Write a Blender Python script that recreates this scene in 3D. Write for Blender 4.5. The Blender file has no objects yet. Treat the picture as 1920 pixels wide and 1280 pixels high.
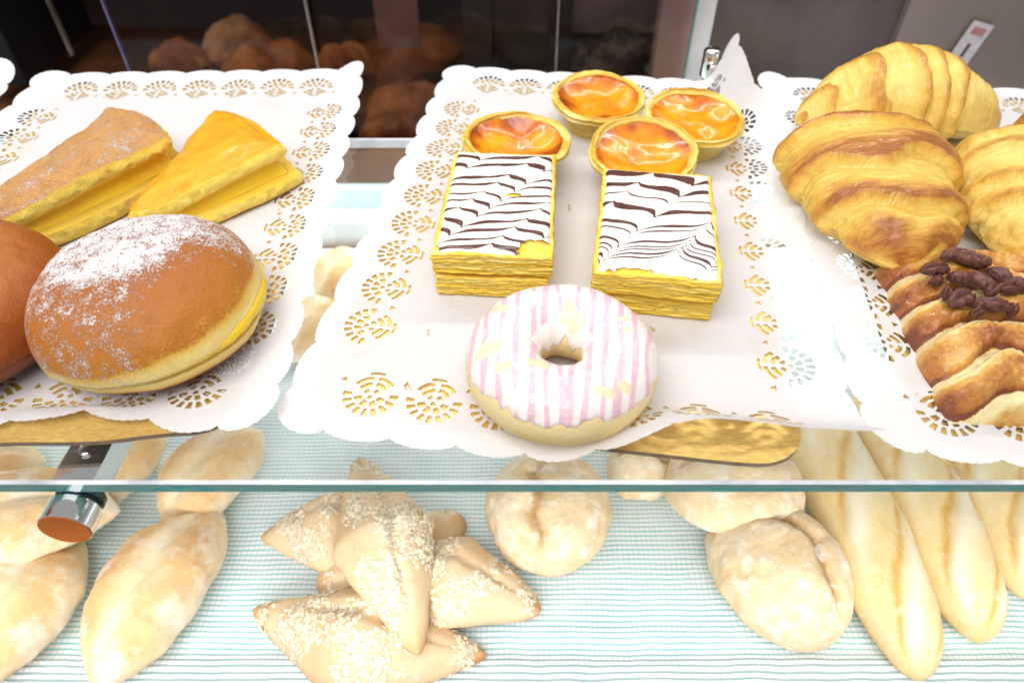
import bpy, bmesh, random
from math import *
from mathutils import Vector, Matrix, noise
from mathutils.geometry import delaunay_2d_cdt

# ------------------------------------------------------------------ basics
C = bpy.context.scene.collection
S = 0.01                                   # everything below is written in centimetres
F_PX, PITCH, CAM_H = 1280.0, radians(44.5), 26.0
rnd = random.Random(7)

def at(px, py, z=0.0):
    """photo pixel -> point of the horizontal plane z (cm)"""
    a = (px-960)/F_PX; b = -(py-640)/F_PX
    d = Vector((a, cos(PITCH)+b*sin(PITCH), -sin(PITCH)+b*cos(PITCH)))
    t = (z-CAM_H)/d.z
    return Vector((d.x*t, d.y*t, z))

def at_d(px, py, y):
    """photo pixel -> point of the vertical plane at depth y (cm)"""
    a = (px-960)/F_PX; b = -(py-640)/F_PX
    d = Vector((a, cos(PITCH)+b*sin(PITCH), -sin(PITCH)+b*cos(PITCH)))
    t = y/d.y
    return Vector((d.x*t, y, CAM_H+d.z*t))

def nz(x, y=0., z=0.):
    return noise.noise(Vector((x, y, z)))

def fb(x, y, z, o=4):
    return noise.fractal(Vector((x, y, z)), 0.8, 2.0, o)

def sst(a, b, x):
    t = max(0., min(1., (x-a)/(b-a))) if a != b else float(x > a)
    return t*t*(3-2*t)

def tag(o, label=None, cat=None, group=None, kind=None):
    if label: o['label'] = label
    if cat: o['category'] = cat
    if group: o['group'] = group
    if kind: o['kind'] = kind
    return o

def mobj(name, V, F, mats, parent=None, loc=(0, 0, 0), rot=(0, 0, 0), attrs=None, smooth=True, midx=None):
    me = bpy.data.meshes.new(name)
    me.from_pydata([(v[0]*S, v[1]*S, v[2]*S) for v in V], [], F)
    if not isinstance(mats, (list, tuple)): mats = [mats]
    for m in mats: me.materials.append(m)
    if smooth: me.polygons.foreach_set('use_smooth', [True]*len(me.polygons))
    if midx: me.polygons.foreach_set('material_index', midx)
    for k, vals in (attrs or {}).items():
        at_ = me.attributes.new(k, 'FLOAT', 'POINT')
        at_.data.foreach_set('value', vals)
    me.update()
    bm = bmesh.new(); bm.from_mesh(me)
    bmesh.ops.recalc_face_normals(bm, faces=bm.faces)
    bm.to_mesh(me); bm.free()
    o = bpy.data.objects.new(name, me)
    C.objects.link(o)
    o.location = Vector(loc)*S; o.rotation_euler = rot
    if parent: o.parent = parent
    return o

def empty(name, loc=(0, 0, 0), rot=(0, 0, 0)):
    o = bpy.data.objects.new(name, None)
    o.empty_display_size = .02
    C.objects.link(o); o.location = Vector(loc)*S; o.rotation_euler = rot
    return o

def dup(root, loc, rot, scale=1.0):
    r = root.copy(); C.objects.link(r); r.location = Vector(loc)*S; r.rotation_euler = rot
    r.scale = (scale,)*3
    for ch in list(root.children):
        c = ch.copy(); C.objects.link(c); c.parent = r
    return r

# ------------------------------------------------------------------ materials
class NT:
    def __init__(s, name):
        s.m = bpy.data.materials.new(name); s.m.use_nodes = True
        s.t = s.m.node_tree; s.t.nodes.clear()
        s.out = s.n('ShaderNodeOutputMaterial')
        s._tc = None
    def n(s, typ, ins=None, **props):
        nd = s.t.nodes.new(typ)
        for k, v in props.items(): setattr(nd, k, v)
        for k, v in (ins or {}).items():
            sk = nd.inputs[k]
            if isinstance(v, bpy.types.NodeSocket): s.t.links.new(v, sk)
            else: sk.default_value = v
        return nd
    def co(s):
        """object coordinates in cm"""
        if not s._tc:
            tc = s.n('ShaderNodeTexCoord')
            s._tc = s.n('ShaderNodeVectorMath', {0: tc.outputs['Object'], 1: (100, 100, 100)}, operation='MULTIPLY').outputs[0]
        return s._tc
    def scl(s, v):
        return s.n('ShaderNodeVectorMath', {0: s.co(), 1: v}, operation='MULTIPLY').outputs[0]
    def noise(s, scale, detail=4, rough=.55, vec=None):
        return s.n('ShaderNodeTexNoise', {'Vector': vec or s.co(), 'Scale': scale, 'Detail': detail, 'Roughness': rough}).outputs[0]
    def math(s, op, a, b=0., c=0., clamp=False):
        return s.n('ShaderNodeMath', {0: a, 1: b, 2: c}, operation=op, use_clamp=clamp).outputs[0]
    def attr(s, name):
        return s.n('ShaderNodeAttribute', attribute_name=name).outputs['Fac']
    def ramp(s, fac, stops, interp='LINEAR'):
        r = s.n('ShaderNodeValToRGB', {'Fac': fac})
        el = r.color_ramp.elements; r.color_ramp.interpolation = interp
        while len(el) < len(stops): el.new(.5)
        for e, (p, c) in zip(el, stops):
            e.position = p; e.color = (*c, 1) if len(c) == 3 else c
        return r.outputs[0]
    def mix(s, fac, a, b):
        nd = s.n('ShaderNodeMix', data_type='RGBA')
        for i, v in ((0, fac), (6, a), (7, b)):
            if isinstance(v, bpy.types.NodeSocket): s.t.links.new(v, nd.inputs[i])
            else: nd.inputs[i].default_value = (*v, 1) if (i > 0 and len(v) == 3) else v
        return nd.outputs[2]
    def mr(s, v, a, b, c=0., d=1.):
        return s.n('ShaderNodeMapRange', {'Value': v, 'From Min': a, 'From Max': b, 'To Min': c, 'To Max': d}, interpolation_type='SMOOTHSTEP').outputs[0]
    def bump(s, h, dist, strength=1., normal=None):
        ins = {'Height': h, 'Distance': dist*S, 'Strength': strength}
        if normal: ins['Normal'] = normal
        return s.n('ShaderNodeBump', ins).outputs[0]
    def bsdf(s, **ins):
        b = s.n('ShaderNodeBsdfPrincipled')
        for k, v in ins.items():
            sk = b.inputs[k.replace('_', ' ')]
            if isinstance(v, bpy.types.NodeSocket): s.t.links.new(v, sk)
            else: sk.default_value = (*v, 1) if isinstance(v, tuple) and len(v) == 3 and sk.type == 'RGBA' else v
        s.t.links.new(b.outputs[0], s.out.inputs[0])
        return s.m

def plain(name, col, rough=.5, metal=0., nscale=2., namt=.12, bscale=None, bdist=.02, **kw):
    t = NT(name)
    n = t.noise(nscale)
    c2 = tuple(max(0, x*(1-namt*2)) for x in col); c1 = tuple(min(1, x*(1+namt)) for x in col)
    ins = dict(Base_Color=t.ramp(n, [(.3, c2), (.7, c1)]), Roughness=rough, Metallic=metal)
    if bscale: ins['Normal'] = t.bump(t.noise(bscale, 5), bdist)
    ins.update(kw)
    return t.bsdf(**ins)

def food(name, stops, nscale=1.2, namp=.35, fine=8., famp=.12, rough=.55, bumps=((6., .05), (25., .015)), sugar=None, coat=0., sss=0., stretch=(1, 1, 1), spots=None, flour=None):
    """colour ramp driven by the vertex field k (how browned / which layer) broken up by noise"""
    t = NT(name)
    v = t.scl(stretch)
    k = t.attr('k')
    n = t.math('SUBTRACT', t.noise(nscale, 5, .6, v), .5)
    f = t.math('SUBTRACT', t.noise(fine, 4, .6, v), .5)
    k = t.math('MULTIPLY_ADD', n, namp*2, k)
    k = t.math('MULTIPLY_ADD', f, famp*2, k)
    col = t.ramp(k, stops)
    if spots:                                     # (scale, lo, hi, colour)
        sp = t.mr(t.noise(spots[0], 3, .5), spots[1], spots[2])
        col = t.mix(sp, col, spots[3])
    r = rough
    if flour:                                     # dusted flour patches (scale, lo, hi, amount)
        fl = t.math('MULTIPLY', t.mr(t.noise(flour[0], 6, .65), flour[1], flour[2]), flour[3])
        col = t.mix(fl, col, (.86, .80, .70))
    h = None; nrm = None
    for sc, dist in bumps:
        nrm = t.bump(t.noise(sc, 4, .6, v), dist, 1., nrm)
    if sugar:
        s = t.attr('s')
        g = t.noise(11., 3, .8)
        g2 = t.noise(1.6, 4, .6)
        th = t.math('SUBTRACT', 1.0, t.math('MULTIPLY_ADD', t.math('SUBTRACT', g2, .5), .9, s))
        th = t.math('MULTIPLY_ADD', th, .55, .22)
        m = t.math('MULTIPLY', t.mr(t.math('SUBTRACT', g, th), -.03, .05), sugar)
        col = t.mix(m, col, (.90, .86, .86))
        nrm = t.bump(t.math('MULTIPLY', m, g), .05, 1., nrm)
    ins = dict(Base_Color=col, Roughness=r, Normal=nrm)
    if coat: ins.update(Coat_Weight=coat, Coat_Roughness=.07)
    if sss: ins.update(Subsurface_Weight=sss, Subsurface_Radius=(.008, .004, .0015), Subsurface_Scale=.6)
    return t.bsdf(**ins)

def glass_mat(name, tint=(.97, .985, .98), gain=1.0):
    t = NT(name)
    lw = t.n('ShaderNodeLayerWeight', {'Blend': .5}).outputs['Facing']
    f = t.math('POWER', lw, 5.0)
    f = t.math('MULTIPLY_ADD', f, .93*gain, .042*gain, True)
    tr = t.n('ShaderNodeBsdfTransparent', {'Color': (*tint, 1)})
    gl = t.n('ShaderNodeBsdfGlossy', {'Color': (1, 1, 1, 1), 'Roughness': .02})
    mx = t.n('ShaderNodeMixShader', {0: f, 1: tr.outputs[0], 2: gl.outputs[0]})
    t.t.links.new(mx.outputs[0], t.out.inputs[0])
    return t.m

def glass_edge_mat():
    t = NT('glass_edge_green')
    v = t.scl((.18, 3, 3))
    n = t.noise(1.0, 5, .7, v)
    col = t.ramp(n, [(.30, (.08, .21, .19)), (.5, (.16, .31, .28)), (.60, (.02, .28, .28)), (.72, (.30, .46, .44))])
    return t.bsdf(Base_Color=col, Roughness=.12, Coat_Weight=.5)

M = {}
def paper_mat():
    t = NT('doily_paper')
    nrm = t.bump(t.noise(.45, 5, .6), .35, .5)
    nrm = t.bump(t.noise(3.5, 5, .6), .06, .6, nrm)
    nrm = t.bump(t.noise(40., 2), .008, .6, nrm)
    st = t.mr(t.noise(.22, 3, .5), .60, .74)
    col = t.mix(st, (.90, .885, .90), (.86, .82, .76))       # faint grease marks
    b = t.n('ShaderNodeBsdfDiffuse', {'Color': col, 'Normal': nrm})
    tl = t.n('ShaderNodeBsdfTranslucent', {'Color': (.9, .88, .88, 1), 'Normal': nrm})
    mx = t.n('ShaderNodeMixShader', {0: .30, 1: b.outputs[0], 2: tl.outputs[0]})
    t.t.links.new(mx.outputs[0], t.out.inputs[0])
    return t.m
M['paper'] = paper_mat()

def gold_mat():
    t = NT('gold_foil')
    a = t.noise(1.3, 6, .7, t.scl((1, .35, 1)))
    n1 = t.bump(a, .05, .5)
    n2 = t.bump(t.noise(14, 4, .6), .02, .5, n1)
    sc = t.noise(9, 3, .6, t.scl((.25, 1.2, 1)))
    col = t.ramp(sc, [(.35, (.72, .45, .11)), (.62, (.88, .62, .20)), (.75, (.95, .76, .38))])
    return t.bsdf(Base_Color=col, Metallic=.6, Roughness=.42, Normal=n2)
M['gold'] = gold_mat()
M['card_edge'] = plain('cardboard_edge', (.30, .22, .15), .8)
M['glass'] = glass_mat('clear_glass')
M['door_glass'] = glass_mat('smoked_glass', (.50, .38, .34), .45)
M['edge'] = glass_edge_mat()
M['bevel'] = plain('glass_bevel', (.72, .74, .79), .15, nscale=.25, namt=.25)
M['chrome'] = plain('chrome', (.78, .77, .76), .07, 1.0, namt=.02)
M['cap_reflection'] = plain('copper_cap_face_reflection', (.44, .115, .012), .35, .0, namt=.05, Coat_Weight=.3)  # the chrome cap's reflection of the brown floor, put into its colour
M['groove_reflection'] = plain('dark_green_reflection_gasket', (.012, .035, .03), .25)  # dark green reflection in the chrome groove, painted as a solid colour
M['white_plastic'] = plain('white_panel', (.80, .83, .84), .35, namt=.03)
M['pale_teal'] = plain('pale_teal_panel', (.58, .74, .75), .3, namt=.08)
M['lilac'] = plain('grey_lilac_panel', (.55, .57, .64), .4, namt=.06)

def cloth_mat():
    t = NT('gingham_cloth')
    sep = t.n('ShaderNodeSeparateXYZ', {0: t.co()})
    w = t.math('MULTIPLY', t.math('SUBTRACT', t.noise(.2, 2), .5), .45)
    y = t.math('ADD', sep.outputs[1], w)
    fy = t.math('FRACT', t.math('MULTIPLY', y, 1/.40))
    fx = t.math('FRACT', t.math('MULTIPLY', t.math('ADD', sep.outputs[0], w), 1/.40))
    tri = lambda f: t.math('ABSOLUTE', t.math('SUBTRACT', f, .5))
    sy = t.mr(tri(fy), .15, .22, 1., 0.)
    sx = t.mr(tri(fx), .15, .24, .38, 0.)
    var = t.mr(t.noise(.35, 3), .3, .7, .7, 1.)
    c = t.mix(t.math('MULTIPLY', sx, var), (.88, .90, .90), (.38, .62, .66))
    c = t.mix(t.math('MULTIPLY', sy, var), c, (.27, .54, .57))
    th = t.noise(30, 2, .5)
    # grey brown woven hem along the front border
    hem = t.math('MULTIPLY', t.math('MULTIPLY', t.mr(t.math('ADD', sep.outputs[1], t.math('MULTIPLY', w, 1.2)), 18.9, 18.1), sy), .55)
    c = t.mix(hem, c, (.30, .31, .28))
    return t.bsdf(Base_Color=c, Roughness=.9, Normal=t.bump(th, .015))
M['cloth'] = cloth_mat()

Y_D, Y_L, Y_W = (.66, .37, .025), (.80, .56, .10), (.88, .76, .38)
M['puff'] = food('puff_pastry', [(.0, (.54, .25, .008)), (.3, (.82, .46, .015)), (.6, (.93, .63, .06)), (.9, (.94, .77, .26))],
                 1.1, .22, 5., .26, .6, ((4., .05), (16., .03)), stretch=(.4, .4, 3.5))
M['mf_cream'] = food('pastry_cream', [(0, (.55, .30, .02)), (1, (.80, .50, .06))], rough=.35)
M['tart_crust'] = food('tart_crust', [(.0, (.50, .22, .02)), (.3, (.76, .48, .05)), (.6, (.86, .66, .17)), (.95, (.90, .78, .38))],
                       1.0, .18, 4., .2, .45, ((4., .06), (16., .02)), stretch=(.6, .6, 4.))
M['custard'] = food('baked_custard', [(.0, (.86, .42, .010)), (.30, (.80, .30, .006)), (.52, (.62, .16, .004)), (.75, (.34, .055, .003)), (1., (.09, .013, .002))],
                    .55, .56, 2.4, .14, .22, ((3.5, .04),), coat=.5, sss=.15)
M['berliner'] = food('fried_dough', [(.0, (.20, .055, .006)), (.14, (.42, .14, .014)), (.24, (.80, .50, .10)), (.42, (.86, .66, .22)), (.54, (.82, .48, .06)), (.62, (.50, .17, .008)), (.85, (.42, .125, .005)), (1., (.34, .09, .004))],
                     .8, .05, 6., .07, .42, ((1.3, .08), (9., .05), (30., .015)), sugar=1.0, coat=0)
M['berliner_dark'] = food('dark_fried_dough', [(.0, (.16, .035, .004)), (.5, (.30, .06, .004)), (.8, (.40, .11, .008)), (1., (.46, .16, .014))],
                     .8, .10, 6., .07, .38, ((1.3, .08), (9., .04), (30., .012)), sugar=.6, coat=0)
M['sponge'] = food('sponge_cake', [(0., (.46, .17, .04)), (.2, (.78, .40, .13)), (.45, (.80, .50, .02)), (.7, (.97, .66, .06)), (1., (.97, .74, .15))],
                   .9, .16, 6., .26, .6, ((3., .08), (9., .16), (30., .04)), sugar=.9)
M['sponge_gold'] = food('golden_sponge_skin', [(0., (.42, .16, .01)), (.25, (.68, .29, .008)), (.45, (.86, .44, .005)), (.7, (.97, .66, .06)), (1., (.97, .74, .15))],
                   .5, .24, 6., .14, .38, ((3., .06), (9., .07), (30., .02)), coat=.15)
M['yellow_cream'] = food('yellow_custard_cream', [(0, (.90, .54, .004)), (1, (.95, .70, .012))], .8, .4, rough=.3, coat=.2)
M['croissant'] = food('croissant_crust', [(.0, (.92, .70, .18)), (.3, (.87, .58, .11)), (.55, (.76, .42, .07)), (.8, (.60, .26, .04)), (1., (.40, .13, .02))],
                      1.0, .42, 3.4, .26, .36, ((1.6, .14), (5., .08), (16., .02)), coat=.25, stretch=(2.4, .5, .5))
M['croissant_pale'] = food('pale_croissant_crust', [(.0, (.93, .74, .24)), (.4, (.90, .65, .16)), (.7, (.80, .48, .08)), (1., (.58, .27, .04))],
                      .9, .36, 3.2, .22, .40, ((1.6, .14), (5., .08), (16., .02)), coat=.2, stretch=(2.4, .5, .5))
M['plait'] = food('glazed_plait', [(.0, (.90, .74, .38)), (.28, (.84, .57, .18)), (.55, (.68, .33, .055)), (.8, (.44, .14, .02)), (1., (.20, .045, .01))],
                  .9, .36, 5., .16, .25, ((3., .12), (11., .06), (30., .015)), coat=.45, stretch=(1., 1., 1.))
M['pecan'] = food('pecan_nut', [(.0, (.045, .011, .008)), (.5, (.12, .032, .022)), (1., (.28, .09, .05))],
                  1.5, .4, 7., .2, .22, ((5., .12), (14., .05)), coat=.3, stretch=(.6, 2, 2))
M['roll'] = food('pale_bread_crust', [(.0, (.86, .76, .56)), (.30, (.84, .68, .43)), (.6, (.76, .50, .23)), (1., (.56, .27, .08))],
                 .45, .30, 3., .10, .75, ((1.2, .06), (7., .03), (20., .015)), flour=(.4, .47, .64, .6))
M['crusty'] = food('crusty_bread', [(.0, (.42, .24, .09)), (.3, (.68, .46, .22)), (.6, (.79, .61, .37)), (1., (.84, .73, .52))],
                   .6, .28, 3., .14, .75, ((2., .10), (12., .03)), flour=(.8, .48, .66, .75))
M['baguette'] = food('baguette_crust', [(.0, (.54, .26, .05)), (.3, (.74, .47, .15)), (.6, (.84, .67, .34)), (1., (.88, .80, .58))],
                     .5, .20, 4., .12, .6, ((1.5, .06), (8., .03)), stretch=(.45, 1.3, 1.3), flour=(.9, .5, .72, .55))
M['seeded'] = food('seeded_bread_crust', [(.0, (.40, .15, .025)), (.3, (.62, .38, .17)), (.65, (.74, .55, .33)), (1., (.80, .65, .43))],
                   .45, .22, 3., .07, .7, ((1.5, .06), (12., .02)))
M['seed'] = plain('oat_flakes', (.84, .74, .55), .75, nscale=1.6, namt=.14)
M['crumb'] = plain('pastry_crumbs', (.74, .47, .06), .7)
M['sugar'] = plain('sugar_grains', (.90, .87, .87), .3)

def icing_mat():
    t = NT('marbled_icing')
    c = t.attr('choc'); n = t.math('MULTIPLY', t.math('SUBTRACT', t.noise(5, 4, .6), .5), .25)
    f = t.mr(t.math('ADD', c, n), .40, .60)
    f2 = t.mr(t.math('ADD', c, n), .12, .50, 0., .42)
    col = t.mix(f2, (.84, .785, .74), (.60, .36, .27))
    col = t.mix(f, col, t.ramp(t.noise(1.2), [(.3, (.075, .026, .018)), (.7, (.14, .058, .045))]))
    nrm = t.bump(t.noise(2.5, 4), .04, .5)
    nrm = t.bump(f, .03, .8, nrm)
    return t.bsdf(Base_Color=col, Roughness=.33, Normal=nrm, Coat_Weight=.2)
M['icing'] = icing_mat()

def donut_icing():
    t = NT('striped_donut_icing')
    p = t.mr(t.math('ADD', t.attr('pink'), t.math('MULTIPLY', t.math('SUBTRACT', t.noise(6, 4), .5), .35)), .40, .62)
    b = t.mr(t.math('ADD', t.attr('bare'), t.math('MULTIPLY', t.math('SUBTRACT', t.noise(4, 4), .5), .5)), .35, .62)
    fr = t.noise(2.2, 5, .6)
    col = t.mix(t.mr(fr, .42, .72, 0, .6), (.88, .83, .80), (.86, .76, .60))
    col = t.mix(t.math('MULTIPLY', p, t.mr(t.noise(3., 4), .3, .7, .62, .95)), col, t.mix(t.noise(4., 4), (.84, .50, .60), (.74, .37, .50)))
    col = t.mix(b, col, (.85, .71, .47))
    nrm = t.bump(t.noise(3, 5, .6), .06, .5)
    nrm = t.bump(t.noise(.9, 4), .10, .5, nrm)
    nrm = t.bump(t.noise(28, 3), .012, .8, nrm)
    return t.bsdf(Base_Color=col, Roughness=t.mr(t.noise(3), .3, .7, .25, .5), Normal=nrm, Coat_Weight=.25, Coat_Roughness=.2)
M['d_icing'] = donut_icing()
M['dough'] = food('donut_dough', [(0., (.66, .36, .06)), (.4, (.84, .58, .18)), (.8, (.88, .70, .34)), (1., (.88, .74, .42))], .8, .2, 6, .08, .5, ((2., .06), (15., .02)))

# ------------------------------------------------------------------ geometry makers
def loaf(L, W, H, prof, hprof=None, disp=None, kf=None, nt=72, na=56, flat=.38, amp=.0, nsc=.5, seed=0., ypow=.85, bend=None, sf=None):
    V = []; K = []; SG = []
    hprof = hprof or prof
    def pt(t, a):
        c, s = cos(a), sin(a)
        w = W/2*prof(t); h = H*hprof(t)
        x = L/2*t
        y = w*copysign(abs(c)**ypow, c)
        z = h*(flat+(1-flat)*s) if s >= 0 else h*flat*(1-abs(s)**1.3)
        z0 = H*flat - h*flat                    # ends lift a little off the support
        d = disp(t, a) if disp else 0.
        if amp: d += amp*fb(x*nsc+seed, y*nsc, z*nsc+seed*2)
        f = min(1., max(w, .15)/(W*.25))
        d *= f
        p = Vector((x, y+c*d, max(0., z+z0*.5+max(s, -.1)*d)))
        return bend(p) if bend else p
    ts = [-cos(pi*i/nt) for i in range(nt+1)]
    ts = [t*.65+.35*(2*i/nt-1) for i, t in enumerate(ts)]
    for i, t in enumerate(ts):
        t = max(-.9995, min(.9995, t))
        for j in range(na):
            a = 2*pi*j/na
            V.append(pt(t, a)); K.append(kf(t, a) if kf else .5)
            if sf: SG.append(sf(t, a))
    F = []
    for i in range(nt):
        for j in range(na):
            j2 = (j+1) % na
            F.append((i*na+j, i*na+j2, (i+1)*na+j2, (i+1)*na+j))
    F.append(tuple(range(na))); F.append(tuple(nt*na+j for j in range(na)))
    at_ = {'k': K}
    if sf: at_['s'] = SG
    return V, F, at_

def lens(p=1.0, tip=.0):
    return lambda t: max(.02, tip*(1-abs(t)**8)**.5+(1-tip)*cos(pi/2*abs(t))**p)
def rounded(n=2.5):
    return lambda t: max(.02, (1-abs(t)**n)**(1/n))

def axis(a, b):
    d = b-a
    return (a+b)/2, atan2(d.y, d.x), Vector((d.x, d.y)).length

def boxgrid(L, W, H, step, stepz=None, r=.25, fn=None):
    """box with rounded edges, fine grid; base on z=0, centred in xy"""
    stepz = stepz or step
    nx, ny, nzz = max(2, int(L/step)), max(2, int(W/step)), max(2, int(H/stepz))
    idx = {}; V = []; F = []
    def vid(i, j, k):
        if (i, j, k) not in idx:
            q = Vector((L*(i/nx-.5), W*(j/ny-.5), H*(k/nzz)))
            c = Vector((max(-L/2+r, min(L/2-r, q.x)), max(-W/2+r, min(W/2-r, q.y)), max(r, min(H-r, q.z))))
            d = q-c
            if d.length > 1e-6:
                m = max(abs(d.x), abs(d.y), abs(d.z))
                q = c+d.normalized()*m
            if fn: q = fn(q)
            idx[(i, j, k)] = len(V); V.append(q)
        return idx[(i, j, k)]
    for i in range(nx):
        for j in range(ny):
            for k in (0, nzz): F.append((vid(i, j, k), vid(i+1, j, k), vid(i+1, j+1, k), vid(i, j+1, k)))
    for i in range(nx):
        for k in range(nzz):
            for j in (0, ny): F.append((vid(i, j, k), vid(i+1, j, k), vid(i+1, j, k+1), vid(i, j, k+1)))
    for j in range(ny):
        for k in range(nzz):
            for i in (0, nx): F.append((vid(i, j, k), vid(i, j+1, k), vid(i, j+1, k+1), vid(i, j, k+1)))
    return V, F

def box(x0, x1, y0, y1, z0, z1):
    V = [(x, y, z) for x in (x0, x1) for y in (y0, y1) for z in (z0, z1)]
    F = [(0, 1, 3, 2), (4, 6, 7, 5), (0, 4, 5, 1), (2, 3, 7, 6), (0, 2, 6, 4), (1, 5, 7, 3)]
    return V, F

def tube(p, q, r, n=40, caps=True, bevel=0.):
    p, q = Vector(p), Vector(q); d = (q-p).normalized()
    u = d.orthogonal().normalized(); v = d.cross(u)
    st = [(0, r)] if not bevel else [(0, r-bevel), (bevel, r)]
    L = (q-p).length
    st += [(L, r)] if not bevel else [(L-bevel, r), (L, r-bevel)]
    V = []; F = []
    for s, rr in st:
        for i in range(n):
            a = 2*pi*i/n; V.append(p+d*s+(u*cos(a)+v*sin(a))*rr)
    for k in range(len(st)-1):
        for i in range(n): F.append((k*n+i, k*n+(i+1) % n, (k+1)*n+(i+1) % n, (k+1)*n+i))
    if caps:
        F.append(tuple(range(n))); F.append(tuple((len(st)-1)*n+i for i in range(n)))
    return V, F

def join(*parts):
    V = []; F = []
    for v, f in parts:
        o = len(V); V += list(v); F += [tuple(i+o for i in x) for x in f]
    return V, F

def lathe(profile, n=96, fn=None):
    V = []; F = []
    m = len(profile)
    for i in range(n):
        a = 2*pi*i/n
        for j, (r, z) in enumerate(profile):
            p = Vector((r*cos(a), r*sin(a), z))
            V.append(fn(p, a, j) if fn else p)
    for i in range(n):
        i2 = (i+1) % n
        for j in range(m-1): F.append((i*m+j, i2*m+j, i2*m+j+1, i*m+j+1))
    return V, F

# ------------------------------------------------------------------ the case (setting of the pastries)
DECK = -23.0
ROOM = -60.0
tag(mobj('floor', *box(-160, 160, -60, 200, ROOM-2, ROOM), plain('shop_floor', (.22, .17, .13), .6)), kind='structure')

case = tag(empty('display_case', (0, 40, DECK-3)), 'white bakery display case with a stepped teal ledge behind the striped cloth', 'display case')
def cpart(name, b, m, sm=False):
    V, F = b
    return mobj(name, [(v[0], v[1]-40, v[2]-(DECK-3)) for v in V], F, m, case, smooth=sm)
cpart('deck_panel', box(-95, 95, 10, 66.4, DECK-3, DECK-.3), plain('brown_deck_wood', (.30, .15, .07), .5))
cpart('riser', box(-95, 95, 66.5, 68, DECK-3, -19.9), M['white_plastic'])
cpart('ledge', box(-95, 95, 68.1, 69.8, DECK-3, -20.1), M['lilac'])
cpart('ledge_lip', box(-95, 95, 69.9, 71.5, DECK-3, -17.8), M['pale_teal'])
cpart('added_rear_sill', box(-95, 95, 71.6, 72.8, DECK-3, -13.6), plain('added_brown_sill', (.17, .095, .06), .3, nscale=.07, namt=.4))  # brown panel added where the glass reflects the brown background
cpart('base', box(-95, 95, 14, 72.5, ROOM, DECK-3.2), M['white_plastic'])

# striped cloth on the deck
V = []; F = []
nx, ny = 300, 112
for j in range(ny+1):
    for i in range(nx+1):
        x = -85+170*i/nx; y = 16.55+.25*nz(x*.1, 3)+ (65.5-16.55)*j/ny
        z = DECK+.12+.10*fb(x*.07, y*.18, 1.3, 3)
        z += .35*exp(-((y-18.0-.5*nz(x*.05, 8.))/.45)**2)+.25*exp(-((y-20.0-.9*nz(x*.04, 2.))/.5)**2)*max(0, nz(x*.06, 5.)+.3)
        if j == 0: z = DECK-.15
        V.append((x, y, max(z, DECK+.02) if j else z))
for j in range(ny):
    for i in range(nx):
        a = j*(nx+1)+i; F.append((a, a+1, a+nx+2, a+nx+1))
tag(mobj('striped_cloth', V, F, M['cloth']), 'white cloth with fine teal woven stripes under the loaves on the lower deck', 'cloth')

# glass shelf: polished plate with green front edge
shelf = tag(empty('glass_shelf', (0, 17.4, -.7)), 'clear glass shelf with a green polished front edge carrying the pastry trays', 'glass shelf')
YB = 48.7
def plate(z0, z1):
    return [(-95, .12, z1), (95, .12, z1), (95, YB-17.4, z1), (-95, YB-17.4, z1)], [(0, 1, 2, 3)]
mobj('glass_plate', *plate(0, .70), M['glass'], shelf, smooth=False)
V = [(-95, 0, 0), (95, 0, 0), (95, 0, .58), (-95, 0, .58)]
mobj('front_edge', [(-95, 0, .0), (95, 0, .0), (95, 0, .59), (-95, 0, .59), (-95, .3, .0), (95, .3, 0.), (95, .3, .56), (-95, .3, .56)],
     [(0, 1, 2, 3), (0, 1, 5, 4)], M['edge'], shelf, smooth=False)
mobj('front_bevel', [(-95, 0, .59), (95, 0, .59), (95, .16, .705), (-95, .16, .705)], [(0, 1, 2, 3)], M['bevel'], shelf, smooth=False)
mobj('rear_edge', *box(-95, 95, YB-17.4, YB-17.1, .05, .72), M['bevel'], shelf, smooth=False)

# chrome bracket clamping the shelf
bc = at(133, 962, -1.9)
br = tag(empty('shelf_bracket', (bc.x+.1, 16.15, -1.9)), 'chrome shelf bracket with a round copper faced end cap under the glass edge', 'bracket')
def half(r, y0, y1, zt):
    n = 28; V = []; F = []
    prof = [(-r, zt), (r, zt)]+[(r*cos(-pi*i/n), r*sin(-pi*i/n)) for i in range(1, n)]
    for y in (y0, y1):
        for x, z in prof: V.append((x, y, z))
    m = len(prof)
    for i in range(m): F.append((i, (i+1) % m, m+(i+1) % m, m+i))
    F.append(tuple(range(m))); F.append(tuple(range(m, 2*m)))
    return V, F
mobj('arm', *half(.98, 1.9, 34, 1.15), M['chrome'], br, smooth=False)
mobj('reflection_gasket', *tube((0, 1.15, 0), (0, 1.9, 0), .88, 48), M['groove_reflection'], br)  # ring carrying the painted groove reflection
mobj('collar', *tube((0, 1.5, 0), (0, 1.95, 0), 1.08, 48, bevel=.06), M['groove_reflection'], br, smooth=False)
mobj('end_cap', *tube((0, .03, 0), (0, 1.2, 0), 1.16, 64, bevel=.03), M['chrome'], br, smooth=False)
mobj('cap_face', *tube((0, 0, 0), (0, .028, 0), 1.12, 64), M['cap_reflection'], br, smooth=False)
mobj('screw', *tube((-.1, 3.6, 1.14), (-.1, 3.6, 1.28), .42, 32, bevel=.08), M['chrome'], br)

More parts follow.
